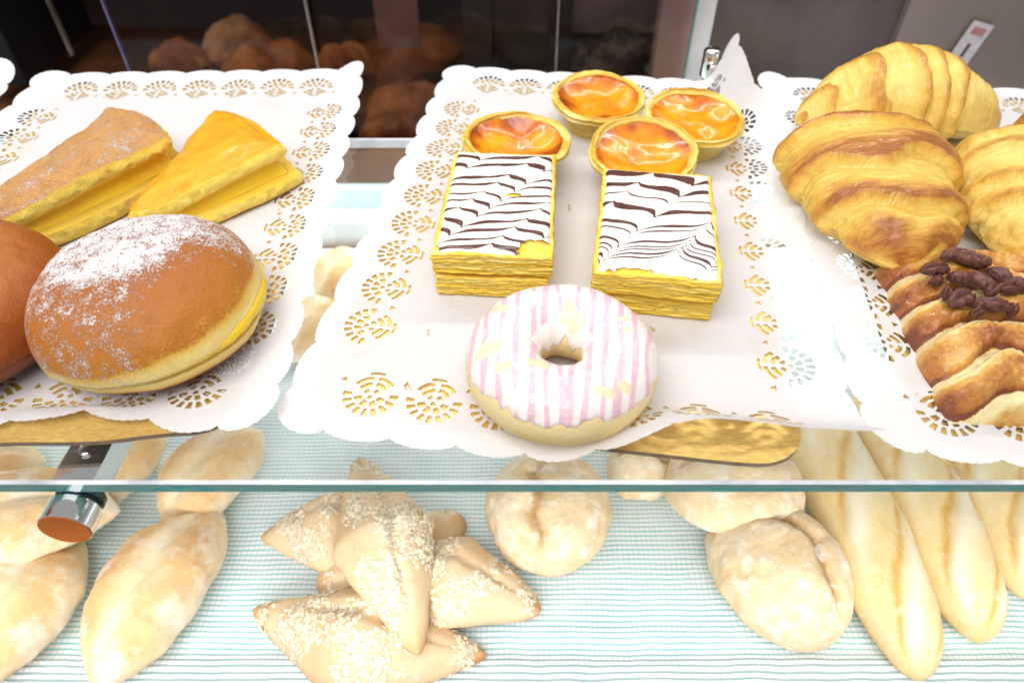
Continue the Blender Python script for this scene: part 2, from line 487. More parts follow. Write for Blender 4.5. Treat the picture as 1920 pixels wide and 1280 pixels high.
# ------------------------------------------------------------------ trays: gold boards and lace doilies
def board(name, label, cx, cy, w, l, rot, zf=None, rc=2.2):
    pts = []
    for sx, sy, a0 in ((1, 1, 0), (-1, 1, 90), (-1, -1, 180), (1, -1, 270)):
        for i in range(9):
            a = radians(a0+i*90/8)
            pts.append((sx*(w/2-rc)+rc*cos(a), sy*(l/2-rc)+rc*sin(a)))
    bd = []
    for i, p in enumerate(pts):
        q = pts[(i+1) % len(pts)]; n = max(1, int(hypot(q[0]-p[0], q[1]-p[1])/1.0))
        for k in range(n): bd.append((p[0]+(q[0]-p[0])*k/n, p[1]+(q[1]-p[1])*k/n))
    nb = len(bd)
    grid = [(x*1.2, y*1.2) for x in range(-20, 21) for y in range(-20, 21) if abs(x*1.2) < w/2-.8 and abs(y*1.2) < l/2-.8
            and hypot(max(0, abs(x*1.2)-(w/2-rc)), max(0, abs(y*1.2)-(l/2-rc))) < rc-.6]
    r = delaunay_2d_cdt([Vector(p) for p in bd+grid], [(i, (i+1) % nb) for i in range(nb)], [], 0, 1e-4)
    vs, fs = r[0], [f for f in r[2]]
    zz = lambda u, v: (zf(u, v) if zf else 0.)
    n = len(vs)
    V = [(p.x, p.y, .28+zz(p.x, p.y)) for p in vs]+[(p.x, p.y, .0+zz(p.x, p.y)) for p in vs]
    F = [tuple(f) for f in fs]+[tuple(i+n for i in reversed(f)) for f in fs]
    mi = [0]*len(fs)+[1]*len(fs)
    cnt = {}
    for f in fs:
        for i in range(3):
            e = (f[i], f[(i+1) % 3]); k = tuple(sorted(e)); cnt.setdefault(k, []).append(e)
    for k, es in cnt.items():
        if len(es) == 1:
            a, b = es[0]; F.append((a, b, b+n, a+n)); mi.append(1)
    o = mobj(name, V, F, [M['gold'], M['card_edge']], None, (cx, cy, .02), (0, 0, rot), smooth=False, midx=mi)
    return tag(o, label, 'cake board', 'gold cake boards under the pastries')

def motif(cx, cy, ang, sc=1.0):
    """punched openings of one lace fan; local +y points outwards"""
    H = []
    def pol(r, th): return (r*sin(radians(th))*sc, r*cos(radians(th))*sc)
    def sec(r0, r1, th, h0, h1, n=3):
        P = [pol(r1, th-h1+2*h1*i/n) for i in range(n+1)]
        P += [pol(r0, th+h0-2*h0*i/n) for i in range(n+1)]
        return P
    for i in range(9): H.append(sec(.98, 1.42, -84+21*i, 5.4, 6.3, 2))
    for i in range(4): H.append(sec(.48, .86, -58+38.7*i, 14, 12))
    H.append(sec(.10, .36, 0, 40, 26)); H.append(sec(.16, .40, 120, 34, 24)); H.append(sec(.16, .40, 240, 34, 24))
    for s in (-1, 1):
        H.append(sec(.54, .80, 180+s*38, 29, 28, 4)); H.append(sec(.95, 1.19, 180+s*33, 26, 25, 5))
    H.append(sec(1.3, 1.46, 180, 17, 16, 4))
    H.append([(1.42*sc, -.70*sc), (1.80*sc, -.70*sc), (1.61*sc, -1.02*sc)])
    out = []
    ca, sa = cos(ang), sin(ang)
    for P in H:
        Q = [(x+.02*rnd.uniform(-1, 1), y+.02*rnd.uniform(-1, 1)) for x, y in P]
        out.append([(cx+x*ca-y*sa, cy+x*sa+y*ca) for x, y in Q])
    return out

def inpoly(p, P):
    x, y = p; c = False; n = len(P); j = n-1
    for i in range(n):
        xi, yi = P[i]; xj, yj = P[j]
        if (yi > y) != (yj > y) and x < (xj-xi)*(y-yi)/(yj-yi)+xi: c = not c
        j = i
    return c

def doily(name, label, cx, cy, w, l, rot, nw, nl, deform, step=.75):
    rc = 2.6
    segs = []                                   # rounded rectangle walked counter clockwise with outward normals
    corners = [(w/2-rc, -l/2+rc, 270), (w/2-rc, l/2-rc, 0), (-w/2+rc, l/2-rc, 90), (-w/2+rc, -l/2+rc, 180)]
    out = []
    def scallop(fr): return .42*(abs(sin(pi*fr))**.6-.75)
    def walk(p0, p1, n):
        L = hypot(p1[0]-p0[0], p1[1]-p0[1]); d = ((p1[0]-p0[0])/L, (p1[1]-p0[1])/L); nm = (d[1], -d[0])
        m = int(L/.11)
        for i in range(m):
            s = i/m
            o = scallop((s*n) % 1.)+.055*abs(sin(pi*s*L/.42))
            out.append((p0[0]+d[0]*s*L+nm[0]*o, p0[1]+d[1]*s*L+nm[1]*o))
    for ci in range(4):
        x, y, a0 = corners[ci]
        m = 40
        for i in range(m):
            a = radians(a0+90*i/m)
            o = scallop(i/m)+.35*sin(pi*i/m)+.055*abs(sin(pi*(i/m)*10))
            out.append((x+(rc+o)*cos(a), y+(rc+o)*sin(a)))
        x2, y2, _ = corners[(ci+1) % 4]
        a = radians(a0+90)
        p0 = (x+rc*cos(a), y+rc*sin(a)); p1 = (x2+rc*cos(a), y2+rc*sin(a))
        walk(p0, p1, nl if ci % 2 == 0 else nw)
    holes = []
    inset = 2.75
    for sgn in (-1, 1):
        for i in range(nw):
            s = -(w/2-rc)+(w-2*rc)*(i+.5)/nw
            holes += motif(s, sgn*(l/2-inset), 0 if sgn > 0 else pi, min(1.0, (w-2*rc)/nw/3.25))
        for i in range(nl):
            s = -(l/2-rc)+(l-2*rc)*(i+.5)/nl
            if abs(s) > l/2-4.4: continue
            holes += motif(sgn*(w/2-inset), s, -pi/2 if sgn > 0 else pi/2, min(1.0, (l-2*rc)/nl/3.25))
    pts = list(out); edges = [(i, (i+1) % len(out)) for i in range(len(out))]
    owner = [-1]*len(out)
    for hi, P in enumerate(holes):
        b = len(pts); pts += P; owner += [hi]*len(P)
        edges += [(b+i, b+(i+1) % len(P)) for i in range(len(P))]
    hb = [(min(p[0] for p in P)-.1, max(p[0] for p in P)+.1, min(p[1] for p in P)-.1, max(p[1] for p in P)+.1) for P in holes]
    band = 4.6
    gx = int(w/step); gy = int(l/step)
    for i in range(1, gx):
        for j in range(1, gy):
            x = -w/2+w*i/gx+(.5*step if j % 2 else 0); y = -l/2+l*j/gy
            if abs(x) > w/2-.7 or abs(y) > l/2-.7: continue
            if hypot(max(0, abs(x)-(w/2-rc)), max(0, abs(y)-(l/2-rc))) > rc-.6: continue
            if (abs(x) > w/2-band or abs(y) > l/2-band) and any(a <= x <= b and c <= y <= d for a, b, c, d in hb): continue
            pts.append((x, y)); owner.append(-2)
    r = delaunay_2d_cdt([Vector(p) for p in pts], edges, [], 0, 1e-5)
    vs, fs, ov = r[0], r[2], r[3]
    own = [({owner[k] for k in o} if o else {-3}) for o in ov]
    F = []
    for f in fs:
        s = own[f[0]] & own[f[1]] & own[f[2]]
        h = [k for k in s if k >= 0]
        c = (sum(vs[i].x for i in f)/3, sum(vs[i].y for i in f)/3)
        if h and inpoly(c, holes[h[0]]): continue
        if -1 in s and not inpoly(c, out): continue
        F.append(tuple(f))
    ca, sa = cos(rot), sin(rot)
    V = []
    for p in vs:
        V.append(deform(p.x, p.y, cx+p.x*ca-p.y*sa, cy+p.x*sa+p.y*ca))
    V = [(v[0], v[1], v[2]) for v in V]
    o = mobj(name, V, F, M['paper'], None, (cx, cy, 0), (0, 0, rot))
    return tag(o, label, 'paper doily', 'lace paper doilies on the trays')

def curl(s, s0, R, mx):
    """bend of a sheet past s0: returns (along, up) for distance s, curling with radius R to at most angle mx"""
    d = s-s0
    if d <= 0 or mx <= .01: return s, 0.
    a = min(d/R, mx); rest = d-R*a
    return s0+R*sin(a)+rest*cos(a), R*(1-cos(a))+rest*sin(a)

rotC = -radians(8.0)
board('cake_board', 'gold foil cake board with its round corner showing below the donut', 4.1, 38.6, 24.0, 38.5, rotC,
      lambda u, v: .25*sst(8, 12, u)*sst(-14, -19, v))
def defC(u, v, X, Y):
    z = .38+.05*fb(X*.15, Y*.15, 2.)
    x, y = u, v
    # front right corner lifts, right rear border stands up against its neighbour
    fr = sst(4, 13, u)*sst(-12, -20, v)
    mx = 1.18*sst(10.5, 15.5, v)+.25*sst(9, 2, v)*sst(-8, 6, v)+.10
    x, up = curl(u, 10.4-1.9*sst(13.5, 17.5, v), 2.2-1.2*sst(10, 16, v), mx)
    z += up
    if u > 12.2 and v > 14: z += 0
    y2, up = curl(v, 17.4, 3.0, .10)
    y = y2; z += up
    y3, up = curl(-v, 17.4-1.9*sst(-1, 6, u), 2.8, .80*sst(-1.5, 7., u))
    if v < -14: y = -y3; z += up
    x2, up = curl(-u, 10.8, 3., .10*(.5+nz(v*.2, 4.)))
    if u < -10.8: x = -x2; z += up
    if u < -13.2: z -= .2*(-u-13.2)*sst(-6, -16, v)
    if v < -20.3: z -= .14*(-v-20.3)*sst(4, -2, u)
    return x, y, max(z, .06)
doily('paper_doily', 'white lace paper doily under the striped donut and the custard tarts', 5.0, 38.7, 27.6, 41.2, rotC, 7, 11, defC)

rotL = radians(2.2)
board('cake_board', 'gold foil cake board with a lifted wavy front edge beside the chrome bracket', -26.0, 39.0, 24.6, 39.4, rotL,
      lambda u, v: .45*sst(5.5, 11, u)*sst(-15, -19, v)+.06*sin(u*.9)*sst(-15, -19, v))
def defL(u, v, X, Y):
    z = .40+.05*fb(X*.15, Y*.15, 7.)
    x, y = u, v
    y2, up = curl(v, 16.8, 4.0, .16); y = y2; z += up
    x2, up = curl(u, 11.0, 3.0, .16+.30*sst(12, 20, v)); x = x2; z += up
    x3, up = curl(-u, 11.0, 3.0, .15)
    if u < -11: x = -x3; z += up
    f = sst(-15, -19, v)
    z += f*(.45*sst(5.5, 11, u)+.06*sin(u*.9))+.25*f*max(0, nz(u*.25, 9.))
    if v < -17.5:
        k = (.45+.75*exp(-((u-4.5)/3.2)**2))*sst(10.5, 7.5, u)
        y += 1.1*k*sst(-17.5, -20., v); z += .40*k*sst(-17.5, -20., v)
    return x, y, max(z, .36)
doily('paper_doily', 'white lace paper doily under the sugared berliner and the yellow cake wedges', -26.1, 39.3, 28.4, 40.2, rotL, 7, 11, defL)

rotR = -radians(8.0)
board('cake_board', 'gold foil cake board almost hidden under the croissants and the pecan plait', 33.6, 36.6, 24.0, 38.5, rotR)
def defR(u, v, X, Y):
    z = .55+.05*fb(X*.15, Y*.15, 12.)
    x, y = u, v
    x3, up = curl(-u, 10.8, 3.0, .16+.18*nz(v*.16, 3.))
    if u < -10.8: x = -x3; z += up
    y2, up = curl(v, 17.2, 3.5, .12); y = y2; z += up
    if v < -19.6: z -= .10*(-v-19.6)
    x2, up = curl(u, 11., 3., .3); 
    if u > 11: x = x2; z += up
    return x, y, max(z, .4)
doily('paper_doily', 'white lace paper doily under the croissants and the pecan plait', 32.9, 36.9, 28.6, 40.0, -radians(7.0), 7, 11, defR)

board('cake_board', 'gold foil cake board at the left end of the shelf beyond the cake wedges', -57.5, 39.0, 24.0, 38.5, radians(-3))
def defF(u, v, X, Y):
    x, y = u, v; z = .45
    y2, up = curl(v, 17, 3.5, .5); y = y2; z += up
    return x, y, z
doily('paper_doily', 'white lace paper doily at the left end of the shelf, only its corner showing', -57.8, 39.8, 28.0, 41.4, radians(-2.), 7, 11, defF, 1.2)
board('cake_board', 'gold foil cake board at the right end of the shelf beyond the croissants', 63.2, 33.0, 24.0, 38.5, radians(-10))
def defG(u, v, X, Y):
    x, y = u, v; z = .6
    x3, up = curl(-u, 9.5, 1.8, .95*sst(12, 19, v))
    if u < -9.5: x = -x3; z += up
    return x, y, z
doily('paper_doily', 'white lace paper doily at the right end of the shelf, only its raised corner showing', 60.5, 36.5, 27.6, 41.4, radians(-10), 7, 11, defG, 1.2)

TOP = .42                                       # height pastries rest on

# ------------------------------------------------------------------ donut
dc = at(1052, 683, 2.0)
donut = tag(empty('donut', (dc.x, dc.y, TOP)), 'ring donut with white icing and pink stripes at the front of the tray', 'donut')
R0, r0, hz = 2.86, 1.76, 1.80
def tor(ph, th, off=0.):
    rr = 1+.03*nz(cos(ph)*1.2, sin(ph)*1.2, 4.)+.02*nz(cos(ph)*3, sin(ph)*3, 9.)
    R = R0*(1+.02*nz(cos(ph)*.8, sin(ph)*.8, 1.))
    c, s = cos(th), sin(th)
    rad = R+(r0+off)*rr*c*(1.0 if c > 0 else 1.04)
    z = hz+(hz+off)*rr*s*(1.0 if s > 0 else .97)
    return Vector((rad*cos(ph), rad*sin(ph), z))
nph, nth = 128, 48
V = [tor(2*pi*i/nph, 2*pi*j/nth) for i in range(nph) for j in range(nth)]
F = [(i*nth+j, ((i+1) % nph)*nth+j, ((i+1) % nph)*nth+(j+1) % nth, i*nth+(j+1) % nth) for i in range(nph) for j in range(nth)]
mobj('ring_dough', V, F, M['dough'], donut, attrs={'k': [.25+.6*sst(-1, .2, sin(2*pi*j/nth))+.15*nz(i*.1, j*.1) for i in range(nph) for j in range(nth)]})
nph, ns = 420, 110
V = []; PK = []; BR = []
xs = [-4.25+.69*i for i in range(13)]
ws = [.108+.05*rnd.random() for _ in xs]
bare = [(-2.9, 1.9, .42, .3), (-3.4, -.9, .5, .6), (-1.2, -1.75, .48, .42), (3.1, .25, .3, .18), (3.0, 1.0, .34, .2), (.55, 1.55, .62, .55), (-2.7, -2.0, .5, .3), (1.6, -3.35, .5, .2), (2.5, -3., .3, .25)]
for i in range(nph):
    ph = 2*pi*i/nph
    e = .22*nz(cos(ph)*2, sin(ph)*2, 2.)+.22*nz(cos(ph)*6, sin(ph)*6, 5.)+.10*nz(cos(ph)*15, sin(ph)*15, 5.)
    front = max(0, -sin(ph))
    th0 = .34+e-.02*front                      # outer border, lower at the front
    th1 = pi-.10+.55*nz(cos(ph)*2, sin(ph)*2, 8.)
    for j in range(ns):
        s = j/(ns-1)
        th = th0+(th1-th0)*s
        edge = min(s, 1-s)*ns
        off = .11*(1-exp(-edge/2.2))-.03+.02*fb(cos(ph)*4, sin(ph)*4, th*2)
        p = tor(ph, th, off)
        V.append(p)
        best = 0.
        for x0, w in zip(xs, ws):
            xx = x0+.22*nz(p.y*.4, x0*3.)+(.13*p.y if x0 > .5 else .03*p.y)
            d = abs(p.x-xx)
            w2 = w*(1+.7*nz(p.y*.5, x0*7.))
            best = max(best, (1-sst(w2*.6, w2*1.5, d))*sst(-.75, -.35, nz(p.y*.45+x0*5., x0*3., 2.)))
        if cos(th) < -.72 and sin(ph) > .1: best *= .3
        PK.append(best)
        b = 0.
        for bx, by, ax, ay in bare:
            d = hypot((p.x-bx)/ax, (p.y-by)/ay)
            b = max(b, 1-sst(.7, 1.25, d+.6*nz(p.x*1.6, p.y*1.6, 3.)+.25*nz(p.x*5, p.y*5, 3.)))
        BR.append(b)
F = [(i*ns+j, ((i+1) % nph)*ns+j, ((i+1) % nph)*ns+j+1, i*ns+j+1) for i in range(nph) for j in range(ns-1)]
mobj('icing', V, F, M['d_icing'], donut, attrs={'pink': PK, 'bare': BR})

# ------------------------------------------------------------------ mille-feuilles
def mille(name, label, c, rot, L, W, seed, lines, strokes, slope, chips, sh):
    root = tag(empty(name, (c.x, c.y, TOP), (0, 0, rot)), label, 'mille-feuille', 'mille-feuille slices with marbled icing')
    def layer(nm, z0, h, dl, dw, ox, oy, sd):
        def fn(q):
            s = Vector((q.x, q.y, q.z))
            e = max(abs(q.x)/(W/2+dw/2), abs(q.y)/(L/2+dl/2))
            d = (.13*nz(q.z*4+sd, q.x*.25+q.y*.2, sd)+.07*fb(q.x*1.0+sd, q.y*1.0, q.z*8)+.055*nz(q.z*13, q.x*.45, q.y*.45+sd)+.03*nz(q.z*26, q.x*1.5, q.y*1.5))
            f = sst(.86, 1., e)
            if abs(q.x)/(W/2+dw/2) > .9: s.x += copysign(d*f, q.x)
            if abs(q.y)/(L/2+dl/2) > .9: s.y += copysign(d*f*1.3, q.y)
            s.z += .10*fb(q.x*.5+sd, q.y*.5, sd)*(q.z/h)+.05*fb(q.x*2+sd, q.y*2, 3.)*(q.z/h)
            return s
        V, F = boxgrid(W+dw, L+dl, h, .14, .035, .10, fn)
        K = [.34+.62*(.5+.5*nz(v[2]*9+sd, v[0]*.25+v[1]*.2, sd))*sst(-.1, .25, v[2])+.12*nz(v[2]*24, v[0]*.5, v[1]*.5) for v in V]
        mobj(nm, V, F, M['puff'], root, (ox, oy, z0), attrs={'k': K})
    layer('pastry_layer', 0., 1.30, -.35, -.30, sh[0], sh[1], seed)
    V, F = boxgrid(W-1.0, L-1.0, .42, .25, .1, .1)
    mobj('cream_filling', V, F, M['mf_cream'], root, (sh[0]*.5, sh[1]*.5, 1.24), attrs={'k': [.5]*len(V)})
    layer('pastry_layer', 1.55, 1.36, .1, .05, 0, 0, seed+5)
    # icing sheet
    st = .048
    nx, ny = int(W/st), int(L/st)
    V = []; CH = []; keep = []
    for j in range(ny+1):
        for i in range(nx+1):
            u = (i/nx-.5)*(W-.1); v = (j/ny-.5)*(L-.05)
            e = min(W/2-.05-abs(u), L/2-.02-abs(v))
            z = .20+.05*fb(u*.5+seed, v*.5, 1.)-.30*exp(-e/.12)
            uu = u*(1+.008*nz(v*2, seed)); vv = v+.10*nz(u*.8+seed, 6.)*sst(.8, 0, L/2-abs(v))
            V.append((uu, vv, z))
            vw = v
            for x0, sg, A in strokes:
                d = u-(x0+slope*v)
                vw += sg*A*exp(-abs(d)/.42)
            best = 0.
            stk = min(abs(u-(x0+slope*v)) for x0, _, _ in strokes)
            for v0, w in lines:
                vl = v0+.10*nz(u*.5, v0*2.+seed)
                ww = 1.05*w*(.26+.74*sst(.0, .5, stk))*(.8+.45*nz(u*.7, v0*5+seed))
                d = abs(vw-vl)
                best = max(best, 1-sst(ww*.55, ww*1.45, d))
            best = max(best, .34*(1-sst(.03, .14, stk+.05*nz(v*3, u*3))))
            CH.append(best)
            rem = False
            for bx, by, ax, ay in chips:
                if hypot((u-bx)/ax, (v-by)/ay)+.35*nz(u*2.5, v*2.5, seed)+.15*nz(u*7, v*7, seed) < 1: rem = True
            keep.append(not rem)
    F = []
    for j in range(ny):
        for i in range(nx):
            a = j*(nx+1)+i; q = (a, a+1, a+nx+2, a+nx+1)
            if all(keep[k] for k in q): F.append(q)
    mobj('icing', V, F, M['icing'], root, (0, 0, 2.86), attrs={'choc': CH})
    return root
r1 = random.Random(3)
ln = []
for v, w in ((4.75, .20), (3.75, .22), (2.2, .19), (1.35, .15), (.25, .10), (-.55, .13), (-1.5, .15), (-2.5, .17), (-3.35, .15), (-4.3, .12), (-5.0, .2)): ln.append((v, w))
a, b = at(808, 465, 3.4), at(1036, 476, 3.4)
cL, cR_ = at(860, 288, 3.4), at(1048, 292, 3.4)
cen = (a+b+cL+cR_)/4
mille('mille_feuille', 'mille-feuille with thin wavy chocolate lines and flaked icing, left of its twin', Vector((cen.x-.1, cen.y, 0)), -radians(3.5), 10.9, 6.5, 1.3, ln,
      [(-4.6, 1, .55), (-1.4, -1, .35), (.4, 1, .70), (3.3, -1, .40), (5.6, 1, .6)], .72, [(2.4, -5.0, 1.15, .75), (.9, .3, .5, .16), (-3.2, -5.3, .25, .4)], (-.05, -.25))
ln2 = [(4.6, .36), (3.2, .28), (2.1, .07), (.85, .28), (-.7, .15), (-1.3, .07), (-2.35, .15), (-2.85, .06), (-3.15, .05), (-3.55, .11), (-3.9, .06)]
a, b = at(1108, 512, 3.4), at(1354, 525, 3.4)
cL, cR_ = at(1140, 312, 3.4), at(1332, 330, 3.4)
cen = (a+b+cL+cR_)/4
mille('mille_feuille', 'mille-feuille with broad dark chocolate feathering, right of its twin', Vector((cen.x, cen.y, 0)), -radians(8.5), 10.6, 6.6, 8.1, ln2,
      [(-3.4, -1, .5), (-.2, 1, .85), (3.0, -1, .85), (5.4, 1, .6)], .62, [(-1.2, -5.25, 1.3, .35), (1.6, -5.4, 1.0, .25), (-3.3, -4.8, .2, .4)], (.05, .1))

# ------------------------------------------------------------------ custard tarts
def tart(px, py, R, sag, tilt, seed, dark, label, loc_z=TOP):
    c = at(px, py, 3.0)
    root = tag(empty('custard_tart', (c.x, c.y, loc_z), tilt), label, 'custard tart', 'custard tarts at the back of the tray')
    k = R/3.6
    prof = []
    base = [(.0, 0), (1.2, 0), (2.15, .02), (2.4, .15), (2.62, .6), (2.85, 1.2), (3.08, 1.7), (3.34, 2.0), (3.62, 2.22), (3.74, 2.45), (3.70, 2.68), (3.60, 2.82), (3.46, 2.84), (3.30, 2.72), (3.20, 2.45), (3.10, 2.05)]
    for i in range(len(base)-1):
        for q in range(4):
            f = q/4; prof.append(((base[i][0]*(1-f)+base[i+1][0]*f)*k, (base[i][1]*(1-f)+base[i+1][1]*f)*k))
    prof.append((base[-1][0]*k, base[-1][1]*k))
    def fn(p, a, j):
        r = hypot(p.x, p.y)
        ca, sa = cos(a), sin(a)
        lay = .075*sin((p.z*7.5+.45*sin(a*2+seed)+a*.5)*2.2)*sst(.3, 1., p.z)
        w = .13*nz(ca*1.6+seed, sa*1.6, p.z*.8)+.09*nz(ca*5+seed, sa*5, p.z*2.5)
        d = lay+w
        zz = p.z+(.15*nz(ca*1.5+seed, sa*1.5, 5.)+.07*nz(ca*6, sa*6, seed))*sst(1.6, 2.4, p.z)
        f = sst(.5, 2., r)
        return Vector((p.x+ca*d*f, p.y+sa*d*f, zz))
    V, F = lathe(prof, 128, fn)
    K = [.30+.45*(.5+.5*sin((v[2]*7.5+.45*sin(atan2(v[1], v[0])*2+seed)+atan2(v[1], v[0])*.5)*2.2))+.25*nz(v[0]*.5+seed, v[1]*.5)-.12*sst(2.65*k, 2.8*k, v[2]) for v in V]
    mobj('pastry_case', V, F, M['tart_crust'], root, attrs={'k': K})
    V = []; K = []; F = []
    nr, na = 40, 96
    for i in range(nr+1):
        rr = 3.28*k*i/nr
        for j in range(na):
            a = 2*pi*j/na; x, y = rr*cos(a), rr*sin(a)
            q = i/nr
            z = 2.58*k-(sag+.28)*(1-q**2.6)+(.14+.2*sag)*nz(x*.55+seed, y*.55, 1.)*(1-q**4)*2+.05*fb(x*.9+seed, y*.9, 2., 2)
            z += .10*exp(-((q-.62)/.12)**2)*nz(cos(a)*1.2+seed, sin(a)*1.2, 4.)
            V.append((x, y, z))
            kk = .26+dark*(.40*sst(.62, 1., q)+1.25*max(0, nz(cos(a)*1.1+seed*3, sin(a)*1.1, q*1.2)-.05)*sst(.15,.8,q))+.22*nz(x*.45+seed, y*.45, 7.)
            K.append(kk)
    for i in range(nr):
        for j in range(na): F.append((i*na+j, i*na+(j+1) % na, (i+1)*na+(j+1) % na, (i+1)*na+j))
    mobj('custard', V, F, M['custard'], root, attrs={'k': K})
tart(1122, 176, 3.40, .42, (radians(6), 0, 0), 2.2, .55, 'custard tart standing at the very back of its tray, amber custard')
tart(1300, 213, 3.46, .35, (radians(7), radians(2), 0), 5.1, .25, 'custard tart with pale orange custard beside the folded doily, rightmost of four')
tart(966, 262, 3.60, .75, (radians(1), radians(2), 0), 9.4, .75, 'custard tart with a sunken wrinkled centre behind the left mille-feuille')
tart(1206, 276, 3.52, .38, (radians(10), radians(-1), 0), 13.7, .65, 'custard tart with browned glossy custard behind the right mille-feuille')

# ------------------------------------------------------------------ berliners
def berliner(cx, cy, R, Ht, rot, tilt, label, mat, seed, split=True, sugarf=None):
    root = tag(empty('berliner', (cx, cy, TOP), rot), label, 'berliner', 'sugared berliners on the left tray')
    def shell(z0, z1, top):
        """upper or lower half of the bun, as closed lathe"""
        prof = []
        n = 40
        if top:
            for i in range(n+1):
                t = i/n
                a = t*pi/2
                r = R*(cos(a)**.62); z = z0+(z1-z0)*(sin(a)**.95)
                prof.append((r, z, t))
            prof = [(0., z0+.1, 0.), (R*.55, z0+.06, 0.), (R*.92, z0+.02, 0.)]+prof
        else:
            for i in range(n+1):
                t = i/n
                a = -pi/2+t*pi/2
                r = R*(max(0, cos(a))**.55)*(.985); z = z1+(z1-z0)*sin(a)
                prof.append((r, z, t))
            prof += [(R*.9, z1-.02, 1.), (R*.5, z1-.05, 1.), (0, z1-.05, 1.)]
        P2 = [(r, z) for r, z, _ in prof]
        def fn(p, a, j):
            d = .16*nz(cos(a)*1.0+seed, sin(a)*1.0, p.z*.25)+.08*nz(p.x*.6+seed, p.y*.6, p.z*.6)+.04*nz(p.x*1.6+seed, p.y*1.6, p.z*1.2)
            r = hypot(p.x, p.y)
            f = sst(0, 2, r)
            return Vector((p.x+cos(a)*d*f, p.y+sin(a)*d*f, p.z+(.20*fb(p.x*.25+seed, p.y*.25, 3.)+.06*nz(p.x*1.1+seed, p.y*1.1, 8.) if top and j > 6 else .0)))
        V, F = lathe(P2, 144, fn)
        return V, F, [t for _ in range(144) for (_, _, t) in prof]
    h0 = Ht*.34
    V, F, T = shell(0, h0, False)
    K = [max(0, .06+.30*sst(.72, .90, t)+.10*sst(.9, 1., t)) for t in T]
    mobj('lower_bun', V, F, mat, root, attrs={'k': K, 's': [0.05]*len(V)})
    V, F, T = shell(0, Ht-h0, True)
    K = []; SG = []
    for v, t in zip(V, T):
        a = atan2(v[1], v[0])
        lo = .035+.05*nz(cos(a)*1.5+seed, sin(a)*1.5, 2.)+.13*max(0, cos(a+.25))**2
        k = .40+.22*sst(lo*.6, lo+.09, t)+.28*sst(lo+.1, .8, t)
        K.append(k)
        SG.append(sugarf(v[0], v[1], t) if sugarf else .15)
    mobj('upper_bun', V, F, mat, root, (0, 0, h0+.16), tilt, {'k': K, 's': SG})
    if split:
        def fn(p, a, j):
            d = .12*nz(cos(a)*2+seed, sin(a)*2, p.z)+.10*nz(cos(a)*7, sin(a)*7, p.z*2)
            return Vector((p.x+cos(a)*d, p.y+sin(a)*d, p.z))
        V, F = lathe([(0, -.05), (R*.8, -.08), (R*.945, .05), (R*.955, .3), (R*.93, .6), (R*.8, .8), (0, .8)], 120, fn)
        mobj('cream_filling', V, F, M['yellow_cream'], root, (.32, -.05, h0+.05), (tilt[0]*.5, tilt[1]*.5, 0), attrs={'k': [.5+.4*nz(v[0], v[1]*2) for v in V]})
    return root
bcen = at(280, 575, 2.2)
def sug(x, y, t):
    p = hypot((x+.7)/3.1, (y-.8)/2.7)
    q = .50*(1-sst(.45, 1.25, p))+.26*sst(.1, .7, t)*sst(-4.5, 1.5, y)+.36
    q -= .28*sst(1.2, 3.2, x)*sst(1.5, -.5, y-.5)
    return min(q, .63)
berliner(bcen.x+.35, bcen.y-.1, 5.72, 5.3, (0, 0, 0), (radians(1.0), radians(-4.5), 0),
         'golden brown berliner with a white sugar patch and yellow cream showing at its cut', M['berliner'], 3.3, True, sug)
b2 = at(-75, 600, 2.2)
berliner(b2.x-.3, b2.y+.2, 5.9, 5.6, (0, 0, .8), (radians(1), radians(2), 0),
         'dark reddish brown berliner cut off at the left border of the photo', M['berliner_dark'], 17., False, lambda x, y, t: .30*sst(.5, 1, t)+.12)

